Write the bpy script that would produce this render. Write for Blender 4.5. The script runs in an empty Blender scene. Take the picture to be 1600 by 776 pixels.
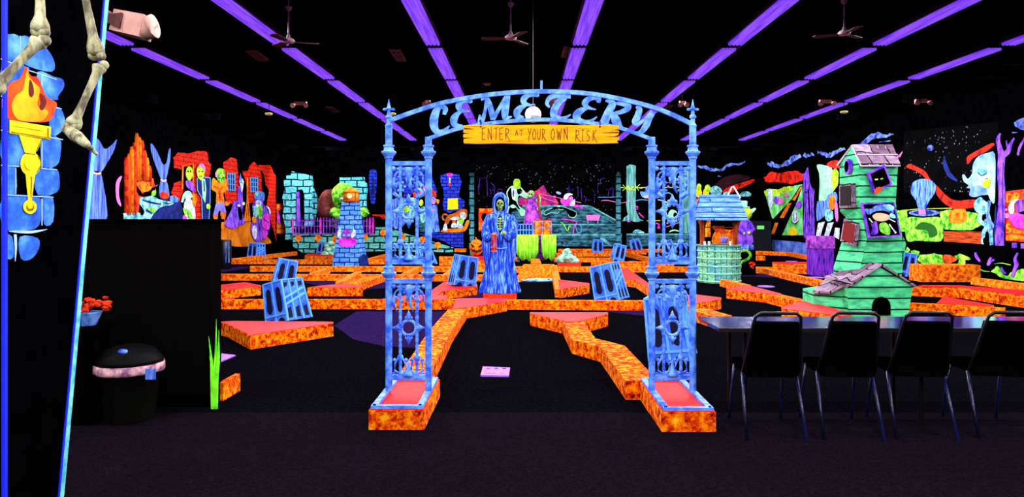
import bpy, bmesh, math, random
from mathutils import Vector, Matrix
random.seed(7)
sc = bpy.context.scene
COL = sc.collection
F = 1097.0            # focal length in pixels of the 1600 px wide frame
CX, CY, H = 815.0, 342.0, 1.5   # vanishing point of the room axis, camera height

# ------------------------------------------------------------ camera, world, exposure
cam_d = bpy.data.cameras.new('camera'); cam = bpy.data.objects.new('camera', cam_d); COL.objects.link(cam)
cam.location = (0, 0, H); cam.rotation_euler = (math.pi/2, 0, 0)
cam_d.sensor_width = 36.0; cam_d.lens = F/1600*36
cam_d.shift_x = -(CX-800)/1600; cam_d.shift_y = -(388-CY)/1600
cam_d.clip_start = .05; cam_d.clip_end = 200
sc.camera = cam
w = bpy.data.worlds.new('world'); sc.world = w; w.use_nodes = True
w.node_tree.nodes['Background'].inputs[0].default_value = (0, 0, 0, 1)
sc.view_settings.view_transform = 'Standard'; sc.view_settings.look = 'None'
sc.view_settings.exposure = 0.0; sc.view_settings.gamma = 1.0; sc.view_settings.use_curve_mapping = False
LAMP_W = 180.0        # power of the light each ceiling fixture throws
LAMP_COL = (1.0, .93, 1.0)

# ------------------------------------------------------------ materials
def lin(c):
    return tuple(((v/255)/12.92 if v/255 <= .04045 else ((v/255+.055)/1.055)**2.4) for v in c[:3])
def rgba(c): return (*lin(c), 1)
def base_mat(name, rough=.85, spec=.2):
    m = bpy.data.materials.new(name); m.use_nodes = True
    nt = m.node_tree; b = nt.nodes['Principled BSDF']
    b.inputs['Roughness'].default_value = rough; b.inputs['Specular IOR Level'].default_value = spec
    return m, nt, b
def noise(nt, scale, detail=4, coord='Object', stretch=None, rough=.6):
    tc = nt.nodes.new('ShaderNodeTexCoord'); n = nt.nodes.new('ShaderNodeTexNoise')
    n.inputs['Scale'].default_value = scale; n.inputs['Detail'].default_value = detail; n.inputs['Roughness'].default_value = rough
    src = tc.outputs[coord]
    if stretch:
        mp = nt.nodes.new('ShaderNodeMapping'); mp.inputs['Scale'].default_value = stretch
        nt.links.new(src, mp.inputs['Vector']); src = mp.outputs[0]
    nt.links.new(src, n.inputs['Vector'])
    return n.outputs['Fac']
def ramp(nt, fac, stops):
    r = nt.nodes.new('ShaderNodeValToRGB'); e = r.color_ramp.elements
    while len(e) < len(stops): e.new(.5)
    for k, (p, c) in enumerate(stops): e[k].position = p; e[k].color = rgba(c)
    nt.links.new(fac, r.inputs['Fac']); return r.outputs['Color']
def mottled(name, c1, c2, scale=8, rough=.85, spec=.15, stretch=None, lo=.38, hi=.62, mid=None, metal=0):
    m, nt, b = base_mat(name, rough, spec)
    st = [(lo, c1), (hi, c2)] if mid is None else [(lo, c1), (.5, mid), (hi, c2)]
    nt.links.new(ramp(nt, noise(nt, scale, stretch=stretch), st), b.inputs['Base Color'])
    b.inputs['Metallic'].default_value = metal
    return m
def plain(name, c, rough=.8, spec=.2, metal=0):
    d = tuple(v*.9 for v in c)
    return mottled(name, d, c, 14, rough, spec, metal=metal)
def bricks(name, c1, c2, mortar, bw=.3, bh=.15, ms=.015, rough=.85, offset=.5, soft=.1, nz=6):
    m, nt, b = base_mat(name, rough, .1)
    tc = nt.nodes.new('ShaderNodeTexCoord'); br = nt.nodes.new('ShaderNodeTexBrick')
    # a little wobble so that the courses look hand painted
    nv = nt.nodes.new('ShaderNodeTexNoise'); nv.inputs['Scale'].default_value = 3/bw*.5
    nt.links.new(tc.outputs['UV'], nv.inputs['Vector'])
    mx = nt.nodes.new('ShaderNodeVectorMath'); mx.operation = 'MULTIPLY_ADD'
    mx.inputs[1].default_value = (bh*.35, bh*.35, 0)
    nt.links.new(nv.outputs['Color'], mx.inputs[0]); nt.links.new(tc.outputs['UV'], mx.inputs[2])
    nt.links.new(mx.outputs[0], br.inputs['Vector'])
    br.inputs['Scale'].default_value = 1; br.inputs['Brick Width'].default_value = bw; br.inputs['Row Height'].default_value = bh
    br.inputs['Mortar Size'].default_value = ms; br.inputs['Mortar Smooth'].default_value = soft; br.offset = offset
    br.inputs['Color1'].default_value = rgba(c1); br.inputs['Color2'].default_value = rgba(c2); br.inputs['Mortar'].default_value = rgba(mortar)
    mixn = nt.nodes.new('ShaderNodeMixRGB'); mixn.blend_type = 'MULTIPLY'; mixn.inputs[0].default_value = .7
    nt.links.new(br.outputs['Color'], mixn.inputs[1])
    nt.links.new(ramp(nt, noise(nt, nz, coord='UV', stretch=(1, 2.5, 1)), [(.34, (95, 110, 150)), (.6, (255, 255, 255))]), mixn.inputs[2])
    nt.links.new(mixn.outputs[0], b.inputs['Base Color'])
    return m
def emit(name, c, s=1.0, lines=None):
    m = bpy.data.materials.new(name); m.use_nodes = True; nt = m.node_tree
    b = nt.nodes['Principled BSDF']; b.inputs['Base Color'].default_value = (0.02, .01, .03, 1)
    b.inputs['Emission Strength'].default_value = s
    if lines:
        nt.links.new(ramp(nt, noise(nt, 2.5, 2, stretch=(9, .35, 1)), [(.35, lines), (.62, c)]), b.inputs['Emission Color'])
    else: b.inputs['Emission Color'].default_value = rgba(c)
    return m

def carpet_orange(name, scale=13):
    m, nt, b = base_mat(name, .95, .05)
    a = ramp(nt, noise(nt, scale, 5, rough=.7), [(.35, (85, 8, 0)), (.45, (215, 52, 0)), (.54, (250, 118, 4)), (.69, (255, 196, 22))])
    nt.links.new(a, b.inputs['Base Color']); return m
m_curb = carpet_orange('orange_mottled_carpet', 17)
m_curbfar = mottled('orange_speckled_carpet', (190, 48, 0), (255, 165, 15), 13, lo=.38, hi=.64, mid=(245, 105, 2))
m_redtop = mottled('red_carpet_top', (196, 8, 10), (236, 26, 26), 22, .6, .1)
m_redside = mottled('red_carpet_side', (220, 20, 10), (255, 70, 10), 30, .9, .1)
m_black = mottled('black_paint', (1, 1, 2), (3, 3, 4), 5, .9, 0.0)
m_blackgloss = plain('black_gloss', (6, 6, 8), .35, .3)
m_course = mottled('black_course_carpet', (4, 4, 6), (9, 8, 12), 30, .95, 0)
m_foyer = mottled('dark_brown_carpet', (7, 5, 9), (20, 15, 21), 70, .95, 0, lo=.3, hi=.7)
m_violetcarpet = mottled('dark_violet_carpet', (26, 15, 50), (38, 21, 70), 25, .95, 0)
m_iron = mottled('pale_blue_painted_iron', (36, 92, 232), (106, 168, 255), 14, .5, .3)
m_blockl = plain('pale_blue_edge_paint', (95, 175, 255))
m_blockm = mottled('mid_blue_paint', (25, 70, 225), (75, 135, 255), 5)
m_blockd = plain('deep_blue_paint', (3, 3, 42))
m_robe = mottled('blue_robe_paint', (6, 18, 135), (125, 185, 255), 6, stretch=(5, 5, .45), mid=(32, 78, 235), lo=.34, hi=.64)
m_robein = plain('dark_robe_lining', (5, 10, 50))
m_bone = mottled('green_bone_paint', (90, 120, 60), (170, 220, 130), 20)
m_boneS = mottled('weathered_bone', (90, 85, 70), (190, 190, 150), 22, stretch=(1, 1, .4), mid=(150, 150, 110))
m_turq = bricks('turquoise_painted_stone', (120, 240, 235), (85, 205, 215), (8, 40, 70), .55, .3, .03)
m_turqs = bricks('turquoise_small_stone', (130, 240, 215), (90, 205, 190), (5, 40, 60), .5, .27, .035)
m_bluebr = bricks('blue_painted_brick', (50, 75, 245), (30, 50, 205), (8, 10, 80), .35, .16, .02)
m_lhbr = bricks('pale_blue_lighthouse_brick', (110, 185, 255), (80, 155, 250), (10, 30, 150), .32, .15, .018)
m_redbr = bricks('red_painted_brick', (255, 48, 14), (235, 25, 8), (150, 8, 4), .38, .16, .016)
m_yellow = mottled('yellow_plank_paint', (228, 128, 0), (250, 172, 6), 6, stretch=(.6, 1, 6), lo=.3)
m_brown = plain('brown_lettering', (120, 50, 5))
m_white = mottled('white_paint', (140, 175, 220), (250, 252, 255), 7); m_green = mottled('neon_green_paint', (22, 140, 15), (165, 255, 75), 6)
m_ygreen = mottled('yellow_green_paint', (100, 185, 10), (220, 255, 70), 6)
m_orange = mottled('orange_paint', (205, 65, 0), (255, 155, 15), 6)
m_red = mottled('red_paint', (165, 8, 0), (255, 70, 25), 6)
m_violet = mottled('violet_paint', (55, 14, 160), (160, 90, 255), 6, stretch=(1, 1, .5))
m_purple = mottled('purple_paint', (80, 15, 125), (195, 85, 225), 6)
m_magenta = mottled('magenta_paint', (190, 20, 190), (255, 75, 235), 6); m_pink = plain('pink_paint', (250, 120, 210))
m_blue = mottled('bright_blue_paint', (14, 30, 190), (120, 175, 255), 5.5, stretch=(3, 3, .6))
m_navy = mottled('dark_blue_paint', (6, 14, 70), (16, 40, 130), 5)
m_teal = mottled('dark_teal_paint', (8, 35, 55), (60, 140, 160), 3, stretch=(1, 1, 3), lo=.42, hi=.68)
m_tealL = mottled('pale_teal_paint', (35, 120, 150), (160, 245, 240), 6)
m_yel = plain('bright_yellow_paint', (255, 230, 0)); m_flame = mottled('flame_orange_paint', (255, 90, 0), (255, 150, 0), 4)
m_dkred = plain('dark_red_paint', (110, 6, 6)); m_skin = plain('peach_paint', (255, 190, 150))
m_wood = mottled('brown_wood_paint', (95, 30, 8), (180, 75, 20), 8, stretch=(4, 4, .4))
m_tan = mottled('brown_fur_paint', (150, 65, 10), (205, 105, 30), 8); m_gray = plain('grey_plastic', (120, 110, 110))
m_pgreen = mottled('pale_green_paint', (120, 230, 160), (185, 255, 210), 5)
m_lav = plain('lavender_plate', (165, 100, 250), .6)
m_chrome = plain('mirror_tiles', (235, 235, 245), .5, .8, .6); m_beige = plain('beige_plastic', (215, 160, 145))
m_tablemat = plain('black_laminate_blue_reflection', (7, 12, 80), .10, .7)  # black top, the blue it reflects is put into the base colour
m_chairleg = mottled('blue_black_enamel', (8, 10, 30), (18, 24, 80), 3, .3, .5)
m_violettube = emit('violet_tube_glow', (150, 82, 255), 1.0, (98, 40, 232))
m_lampglow = emit('warm_lamp_glow', (255, 190, 90), 6.0)

def planks(name, c1, c2, dark, bh, nz=(1.2, 9, 1), bw=3.0):
    return bricks(name, c1, c2, dark, bw, bh, .012, nz=4)
m_houseg = planks('mint_green_boards', (95, 235, 155), (75, 215, 135), (5, 50, 25), .17)
m_roofsh = bricks('purple_grey_shingles', (175, 150, 170), (110, 80, 100), (30, 10, 20), .28, .3, .012)
m_wellb = bricks('green_blue_staves', (150, 230, 150), (90, 190, 200), (50, 110, 120), .13, .26, .01, offset=0)
m_wellroof = planks('pale_blue_boards', (120, 185, 255), (90, 150, 240), (25, 40, 140), .12)

# ------------------------------------------------------------ pixel to place
def FL(px, py, z=0.0):                    # point at height z seen at a pixel
    Y = (H-z)*F/(py-CY); return Vector(((px-CX)/F*Y, Y, z))
def AT(px, py, Y): return Vector(((px-CX)/F*Y, Y, H+(CY-py)/F*Y))
class WX:
    def __init__(s, c): s.c = c; s.n = Vector((-1 if c > 0 else 1, 0, 0))
    def __call__(s, px, py): Y = s.c*F/(px-CX); return Vector((s.c, Y, H+(CY-py)/F*Y))
class WY:
    def __init__(s, d): s.d = d; s.n = Vector((0, -1, 0))
    def __call__(s, px, py): return AT(px, py, s.d)
def Z(ox, oy, s, pts): return [(ox+p[0]/s, oy+p[1]/s) + tuple(v/s for v in p[2:]) for p in pts]

# ------------------------------------------------------------ mesh helper
class MB:
    def __init__(s): s.v = []; s.f = []
    def add(s, v, f):
        o = len(s.v); s.v += [Vector(p) for p in v]; s.f += [tuple(i+o for i in q) for q in f]; return s
    def box(s, x0, x1, y0, y1, z0, z1, M=None):
        v = [Vector(p) for p in ((x0,y0,z0),(x1,y0,z0),(x1,y1,z0),(x0,y1,z0),(x0,y0,z1),(x1,y0,z1),(x1,y1,z1),(x0,y1,z1))]
        if M is not None: v = [M @ p for p in v]
        return s.add(v, [(0,3,2,1),(4,5,6,7),(0,1,5,4),(1,2,6,5),(2,3,7,6),(3,0,4,7)])
    def prism(s, pts, vec):
        n = len(pts); vec = Vector(vec); a = [Vector(p) for p in pts]; b = [p+vec for p in a]
        return s.add(a+b, [tuple(range(n)), tuple(range(2*n-1, n-1, -1))]+[(i, (i+1) % n, n+(i+1) % n, n+i) for i in range(n)])
    def rings(s, rs, cap=True):
        n = len(rs[0]); v = [p for r in rs for p in r]; f = []
        for k in range(len(rs)-1):
            for i in range(n):
                j = (i+1) % n; f.append((k*n+i, k*n+j, (k+1)*n+j, (k+1)*n+i))
        if cap: f += [tuple(range(n-1, -1, -1)), tuple(range((len(rs)-1)*n, len(rs)*n))]
        return s.add(v, f)
    def tube(s, pts, r, n=8, r2=None):
        P = [Vector(p) for p in pts]; rs = []; m = len(P)
        up = None
        for k in range(m):
            t = (P[min(k+1, m-1)]-P[max(k-1, 0)])
            if t.length < 1e-9: t = Vector((0, 0, 1))
            t.normalize()
            if up is None: up = Vector((0, 0, 1)) if abs(t.z) < .9 else Vector((0, 1, 0))
            a = t.cross(up); a.normalize(); b = t.cross(a); up = -b if False else up
            rad = r[k] if isinstance(r, (list, tuple)) else (r if r2 is None else r+(r2-r)*k/(m-1))
            rs.append([P[k]+a*(rad*math.cos(2*math.pi*i/n))+b*(rad*math.sin(2*math.pi*i/n)) for i in range(n)])
        return s.rings(rs)
    def sph(s, c, r, u=12, v=8, M=None):
        if not isinstance(r, (tuple, list)): r = (r, r, r)
        c = Vector(c); rs = []
        for k in range(v+1):
            ph = math.pi*(k/v) if 0 < k < v else (.02 if k == 0 else math.pi-.02)
            ring = []
            for i in range(u):
                th = 2*math.pi*i/u; p = Vector((r[0]*math.sin(ph)*math.cos(th), r[1]*math.sin(ph)*math.sin(th), r[2]*math.cos(ph)))
                if M is not None: p = M @ p
                ring.append(c+p)
            rs.append(ring)
        return s.rings(rs)
    def lathe(s, c, prof, n=16, mod=None):
        c = Vector(c); rs = []
        for (r, z) in prof:
            rs.append([c+Vector((r*(mod(2*math.pi*i/n, z) if mod else 1)*math.cos(2*math.pi*i/n), r*(mod(2*math.pi*i/n, z) if mod else 1)*math.sin(2*math.pi*i/n), z)) for i in range(n)])
        return s.rings(rs)
    def torus(s, c, R, r, ax='y', n=18, m=6, a0=0, a1=2*math.pi):
        pts = []
        for i in range(n+1):
            a = a0+(a1-a0)*i/n; q = (R*math.cos(a), R*math.sin(a))
            d = {'y': (q[0], 0, q[1]), 'z': (q[0], q[1], 0), 'x': (0, q[0], q[1])}[ax]
            pts.append(Vector(c)+Vector(d))
        for k in range(n):
            s.tube([pts[k], pts[k+1]], r, m)
        return s
def worigin(p):
    o = Vector((0, 0, 0))
    while p is not None: o += p.location; p = p.parent
    return o
def build(mb, name, mat, parent=None, label=None, smooth=False, stuff=False):
    v = mb.v
    if parent is not None: org = worigin(parent)
    else:
        xs = [p.x for p in v]; ys = [p.y for p in v]; zs = [p.z for p in v]
        org = Vector(((min(xs)+max(xs))/2, (min(ys)+max(ys))/2, min(zs)))
    me = bpy.data.meshes.new(name); me.from_pydata([p-org for p in v], [], mb.f); 
    bm = bmesh.new(); bm.from_mesh(me); bmesh.ops.recalc_face_normals(bm, faces=bm.faces)
    uv = bm.loops.layers.uv.new('UVMap')
    for f in bm.faces:
        n = f.normal; f.smooth = smooth
        ax = max(range(3), key=lambda k: abs(n[k]))
        for l in f.loops:
            p = l.vert.co+org
            l[uv].uv = (p.y, p.z) if ax == 0 else ((p.x, p.z) if ax == 1 else (p.x, p.y))
    bm.to_mesh(me); bm.free()
    me.materials.append(mat)
    o = bpy.data.objects.new(name, me); COL.objects.link(o)
    if parent is None: o.location = org
    else: o.parent = parent
    if label: o['label'] = label
    if stuff: o['kind'] = 'stuff'
    return o
def tag(o, label, cat, group=None):
    o['label'] = label; o['category'] = cat
    if group: o['group'] = group
    return o
def thing(name, label, cat, loc, group=None, rz=0):
    o = bpy.data.objects.new(name, None); COL.objects.link(o); o.empty_display_size = .1
    o.location = loc; o.rotation_euler = (0, 0, rz); return tag(o, label, cat, group)
def struct(o): o['kind'] = 'structure'; return o
def dup(root, loc, rz=None, label=None, group=None):
    r = root.copy(); COL.objects.link(r); r.location = loc
    if rz is not None: r.rotation_euler = (r.rotation_euler[0], r.rotation_euler[1], rz)
    if label: r['label'] = label
    if group: r['group'] = group
    for ch in list(root.children):
        c = ch.copy(); COL.objects.link(c); c.parent = r
        for g in list(ch.children):
            d = g.copy(); COL.objects.link(d); d.parent = c
    return r

# flat painted pieces (cut-out boards and wall paintings)
def sm(pts, k=4):
    n = len(pts); out = []
    for i in range(n):
        p0, p1, p2, p3 = (Vector(pts[(i+j-1) % n][:2]) for j in range(4))
        for t in range(k):
            u = t/k
            q = .5*((2*p1)+(-p0+p2)*u+(2*p0-5*p1+4*p2-p3)*u*u+(-p0+3*p1-3*p2+p3)*u**3); out.append((q.x, q.y))
    return out
def ell(cx, cy, rx, ry=None, n=18, a=0):
    ry = rx if ry is None else ry; ca, sa = math.cos(a), math.sin(a)
    return [(cx+rx*math.cos(t)*ca-ry*math.sin(t)*sa, cy+rx*math.cos(t)*sa+ry*math.sin(t)*ca) for t in (2*math.pi*i/n for i in range(n))]
def smline(pts, k=5):
    out = []; n = len(pts)
    P = [Vector(p if len(p) > 2 else (*p, 0)) for p in pts]
    for i in range(n-1):
        p0, p1, p2, p3 = P[max(i-1, 0)], P[i], P[i+1], P[min(i+2, n-1)]
        for t in range(k):
            u = t/k; out.append(.5*((2*p1)+(-p0+p2)*u+(2*p0-5*p1+4*p2-p3)*u*u+(-p0+3*p1-3*p2+p3)*u**3))
    out.append(P[-1]); return [tuple(p) for p in out]
def stroke(pts, w=None, smooth=True, k=4):
    """list of quads forming a brush stroke; pts (x,y,w) or (x,y) with width w"""
    P = [(p[0], p[1], p[2] if len(p) > 2 else w) for p in pts]
    if smooth and len(P) > 2: P = smline(P, k)
    L = []; R = []
    for i, p in enumerate(P):
        a = P[max(i-1, 0)]; b = P[min(i+1, len(P)-1)]
        dx, dy = b[0]-a[0], b[1]-a[1]; l = math.hypot(dx, dy) or 1; nx, ny = -dy/l*p[2]/2, dx/l*p[2]/2
        L.append((p[0]+nx, p[1]+ny)); R.append((p[0]-nx, p[1]-ny))
    return ('S', L, R)
def put(mb, plane, shape, off=.02, th=.02):
    n = plane.n
    if shape[0] == 'S':
        L = [plane(*p)+n*off for p in shape[1]]; R = [plane(*p)+n*off for p in shape[2]]
        rs = [[l, r, r-n*th, l-n*th] for l, r in zip(L, R)]; mb.rings(rs)
    else: mb.prism([plane(*p[:2])+n*off for p in shape], -n*th)
    return mb
SPLIT = {'trunk', 'bird', 'mortar_line', 'torch_highlight', 'green_bank', 'head', 'eyes', 'paw', 'leg', 'legs', 'hand', 'horn', 'gravestone', 'dash', 'rod', 'pink_dome', 'face', 'body', 'flame_tongue', 'peering_eyes', 'witch_broom', 'witch_hair', 'bark_line', 'post', 'teeth', 'rock', 'leaves', 'branch', 'rope', 'bow', 'red_streak', 'cup', 'flowers', 'dress', 'wing', 'robe', 'shirt', 'skirt', 'letter_part', 'skyline', 'squiggle', 'blue_cloud', 'red_clouds', 'torch_line', 'wing_line', 'leaf_burst', 'balloon_rib', 'gown_fold', 'reeds', 'body_part', 'collar'}
SINGLE = {'eyes': 'eye', 'peering_eyes': 'peering_eye', 'legs': 'leg', 'teeth': 'tooth', 'leaves': 'leaf_clump', 'flowers': 'flower', 'red_clouds': 'red_cloud', 'reeds': 'reed_clump'}
def piece(parent, plane, name, mat, shapes, layer=1, label=None, th=None):
    if name in SPLIT and len(shapes) > 1:
        for k, s in enumerate(shapes): o = piece(parent, plane, SINGLE.get(name, name), mat, [s], layer+.05*k, label, th)
        return o
    stp = getattr(plane, 'step', .008); mb = MB(); off = stp*(1.2+layer)
    if mat.name == 'blue_cloud_paint':
        r_ = random.Random(len(shapes)*7+int(stp*1e4)+len(shapes[0][1]))
        shapes = [s if s[0] != 'S' else ('S', [(a+r_.uniform(-.8, .8), b+r_.uniform(-2.2, 1.2)) for a, b in s[1]], [(a+r_.uniform(-.8, .8), b+r_.uniform(-1.2, 2.2)) for a, b in s[2]]) for s in shapes]
    for k, s in enumerate(shapes): put(mb, plane, s, off+stp*.04*k, th or stp)
    return build(mb, name, mat, parent, label)
def mural(name, label, cat, plane, px, py, group=None):
    p = plane(px, py); return thing(name, label, cat, p, group)
# ------------------------------------------------------------ the hall
XL, XR, YF, YB, ZC = -10.8, 11.0, 33.0, -6.0, 4.75
def S(name, mb, mat): return struct(build(mb, name, mat))
YC = 5.42
S('floor', MB().box(XL, XR, YB, YF, -.1, 0), m_course)
S('trim_1', MB().box(XL, XR, YB, YC, 0, .006), m_foyer)['label'] = 'dark brown foyer carpet in front of the course'
S('ceiling', MB().box(XL, XR, YB, YF, ZC, ZC+.1), m_black)
jo = MB()
for k in range(24): jo.box(XL, XR, -5+k*1.55, -4.92+k*1.55, ZC-.25, ZC)
S('trim_2', jo, m_black)['label'] = 'black ceiling joists'
S('wall_left', MB().box(XL-.12, XL, YB, YF, 0, ZC), m_black)
S('wall_right', MB().box(XR, XR+.12, YB, YF, 0, ZC), m_black)
S('wall_far', MB().box(XL, XR, YF, YF+.12, 0, ZC), m_black)
S('wall_entrance', MB().box(XL, XR, YB-.12, YB, 0, ZC), m_black)
m_part = plain('dark_brown_panel', (7, 6, 6), .8, 0)
S('wall_partition', MB().box(-4.6, -2.49, 5.62, 5.82, 0, 1.475), m_part)
S('trim_3', MB().box(-4.6, -2.47, 5.6, 5.84, 1.475, 1.5), m_black)['label'] = 'black cap on the low partition wall'
S('baseboard_partition', MB().box(-4.6, -2.49, 5.605, 5.62, 0, .09), m_black)

# ceiling fixtures: seven rows of violet tubes, each with its own lamp
ROWS = [(-6.36, 'far left'), (-3.86, 'second from the left'), (-1.43, 'left of centre'), (.94, 'right of centre'), (3.44, 'third from the right'), (5.77, 'second from the right'), (7.84, 'far right')]
m_house = plain('dark_fixture_housing', (16, 14, 20), .6, .2)
fx = thing('tube_fixture', 'x', 'ceiling light', (0, 0, 4.3))
build(MB().box(-.145, .145, -1.22, 1.22, 4.335, 4.40), 'housing', m_house, fx)
tb = MB()
for x in (-.09, -.03, .03, .09): tb.tube([(x, -1.2, 4.315), (x, 1.2, 4.315)], .029, 8)
build(tb, 'violet_tubes', m_violettube, fx, 'glowing violet tubes')
for yy in (-.9, .87): build(MB().box(-.012, .012, yy, yy+.03, 4.4, 4.76), 'hanger', m_house, fx)
first = True
for (x, nm) in ROWS:
    for k in range(11):
        y = 23.8-2.74*k
        loc = (x, y, 4.3)
        if first: o = fx; o.location = loc; first = False
        else: o = dup(fx, loc)
        o['label'] = 'glowing violet tube fixture in the '+nm+' row of the black ceiling'
        o['group'] = 'violet tube fixtures, '+nm+' row'
        ld = bpy.data.lights.new('tube_light', 'SPOT'); ld.energy = LAMP_W; ld.color = LAMP_COL
        ld.spot_size = math.radians(174); ld.spot_blend = .25; ld.shadow_soft_size = 0.0
        lo = bpy.data.objects.new('tube_light', ld); COL.objects.link(lo); lo.location = (x, y, 4.27)

# added lamps, no such fixtures in the hall, aimed to brighten the murals
WASH = 260.0
wf_ = thing('added_wash_light', 'x', 'added wash light', (0, 0, 4.35))
build(MB().box(-.7, .7, -.10, -.08, 4.25, 4.50).box(-.7, .7, -.10, .10, 4.48, 4.50).box(-.7, -.68, -.08, .10, 4.25, 4.48).box(.68, .7, -.08, .10, 4.25, 4.48), 'shield', m_black, wf_)
build(MB().tube([(-.6, .02, 4.40), (.6, .02, 4.40)], .018, 8), 'violet_tube', m_violettube, wf_)
build(MB().box(-.02, .02, -.02, .02, 4.5, 4.76), 'hanger', m_black, wf_)
WS = [((x, 29.6), 0, (x, YF), 'far wall') for x in (-9, -5.4, -1.8, 1.8, 5.4, 9)]+[((-8.6, y), math.pi/2, (XL, y), 'left wall') for y in (14, 17.5, 21, 24.5, 28)]+[((9.0, y), -math.pi/2, (XR, y), 'right wall') for y in (14, 17.5, 21, 24.5, 28)]
for i, (p, rz, tgt, nm) in enumerate(WS):
    if i == 0: o = wf_; o.location = (p[0], p[1], 4.35); o.rotation_euler = (0, 0, rz)
    else: o = dup(wf_, (p[0], p[1], 4.35), rz)
    o['label'] = 'added black shielded wash light near the ceiling in front of the '+nm; o['group'] = 'added wash lights, '+nm
    ld = bpy.data.lights.new('added_wash_spot', 'SPOT'); ld.energy = WASH*(1.6 if nm == 'far wall' else 1); ld.color = LAMP_COL; ld.spot_size = math.radians(150); ld.spot_blend = .4; ld.shadow_soft_size = 0
    lo = bpy.data.objects.new('added_wash_spot', ld); COL.objects.link(lo); d = Vector((tgt[0]-p[0], tgt[1]-p[1], 0)).normalized()
    lo.location = (p[0]+d.x*.03, p[1]+d.y*.03, 4.33); lo.rotation_euler = Vector((d.x, d.y, -.55)).to_track_quat('-Z', 'Y').to_euler()

# ------------------------------------------------------------ cemetery gate
YG = 5.45; G = WY(YG)
gate = thing('cemetery_gate', 'pale blue iron cemetery gate arch with lettering over two open pillars', 'gate', (.14, YG, 0))
def gz(py): return H+(CY-py)/F*YG
def gx(px): return (px-CX)/F*YG
def post(px, ztop, collars, z0=.17):
    x = gx(px); mb = MB().tube([(x, YG, z0), (x, YG, ztop)], .026, 20)
    for zc in collars:
        mb.lathe((x, YG, zc), [(.025, -.062), (.033, -.058), (.033, -.044), (.036, -.04), (.056, -.016), (.058, -.004), (.04, .004), (.036, .03), (.043, .034), (.043, .046), (.026, .05)], 20)
    return mb
zcol = (gz(236), gz(425))
for px in (607.6, 1082.5):
    x = gx(px); mb = post(px, gz(196), zcol)
    mb.lathe((x, YG, gz(196)), [(.026, -.02), (.03, 0), (.018, .02), (.016, .05), (.026, .06), (.026, .075), (.014, .085), (.012, .115), (.02, .13), (.012, .15), (.006, .18), (.001, .205)], 10)
    mb.sph((x-.03, YG, gz(171)), (.018, .012, .012), 8, 5).sph((x+.03, YG, gz(171)), (.018, .012, .012), 8, 5)
    mb.tube([(x-.03, YG, gz(171)), (x+.03, YG, gz(171))], .008, 6)
    build(mb, 'post', m_iron, gate)
for px in (669.5, 1018.5):
    build(post(px, gz(214), zcol), 'post', m_iron, gate)
def band(parent, name, pts, wpx, th=.03, mat=m_iron):
    mb = MB(); put(mb, G, stroke(pts, wpx), th/2, th); return build(mb, name, mat, parent)
band(gate, 'upper_arch', [(610, 188), (655, 172), (700, 159), (770, 147.5), (845, 143), (925, 147), (1000, 162), (1045, 177), (1083, 195)], 6.5)
band(gate, 'lower_arch', [(671, 216), (700, 206), (722, 200), (780, 191), (845, 187), (905, 190), (960, 198), (990, 207), (1019, 218)], 5.5)
build(MB().tube([AT(846, 140, YG), AT(846, 126, YG)], .009, 8), 'arch_spike', m_iron, gate)
L1 = lambda p: Z(660, 130, 7.758, p)
L2 = lambda p: Z(840, 130, 7.758, p)
LET = [[L1([(262,380,30),(278,315,50),(240,282,45),(185,310,60),(148,400,78),(138,500,80),(165,575,62),(225,592,46),(285,560,30),(330,515,10)])],
 [L1([(590,240,25),(575,212,48),(530,212,42),(480,225,45),(440,270,58),(455,318,48),(505,338,26),(580,342,10)]), L1([(490,342,16),(430,368,42),(385,430,70),(385,490,62),(430,518,45),(485,520,26)])],
 [L1([(712,205,14),(760,178,36),(790,205,50),(825,300,58),(858,440,50)]), L1([(775,215,30),(758,340,28),(725,450,44),(692,480,36),(695,380,14)]), L1([(855,440,40),(935,300,34),(1030,145,44)]), L1([(1035,145,50),(1008,290,72),(1000,405,60),(1040,415,30),(1085,402,10)])],
 [L1([(1400,165,26),(1385,140,48),(1330,138,42),(1270,150,50),(1225,200,60),(1242,245,46),(1300,264,24),(1365,264,10)]), L1([(1260,268,18),(1190,300,56),(1145,355,68),(1165,408,58),(1225,425,36)])],
 [L2([(145,292,20),(112,245,34),(145,180,44),(220,152,50),(320,152,52),(400,150,58)]), L2([(330,168,60),(250,240,66),(200,330,72),(205,405,62),(280,428,40),(345,412,26),(402,378,10)])],
 [L2([(735,235,34),(740,195,50),(690,180,36),(620,192,52),(575,238,62),(592,280,42),(640,305,24),(705,320,10)]), L2([(610,305,18),(530,330,58),(475,385,78),(498,450,64),(575,475,50),(650,455,28),(718,408,10)])],
 [L2([(825,212,16),(880,222,50),(905,260,70),(860,350,76),(800,490,84)]), L2([(930,245,16),(1010,245,44),(1090,265,60),(1090,310,54),(1000,352,42),(905,368,26)]), L2([(915,372,50),(945,440,84),(985,520,70),(1045,552,12)])],
 [L2([(1192,292,16),(1235,310,50),(1212,400,62),(1180,470,58),(1220,492,40),(1290,440,24),(1360,370,26)]), L2([(1400,345,56),(1350,430,60),(1318,510,62),(1260,585,48),(1195,602,30),(1140,570,10)])]]
for k, ss in enumerate(LET):
    mb = MB()
    for j, s_ in enumerate(ss): put(mb, G, stroke([(a, b, c_*1.22) for a, b, c_ in s_], k=5), .010-.001*j, .02)
    build(mb, 'letter', m_iron, gate, 'iron letter '+'CEMETERY'[k])
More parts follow.
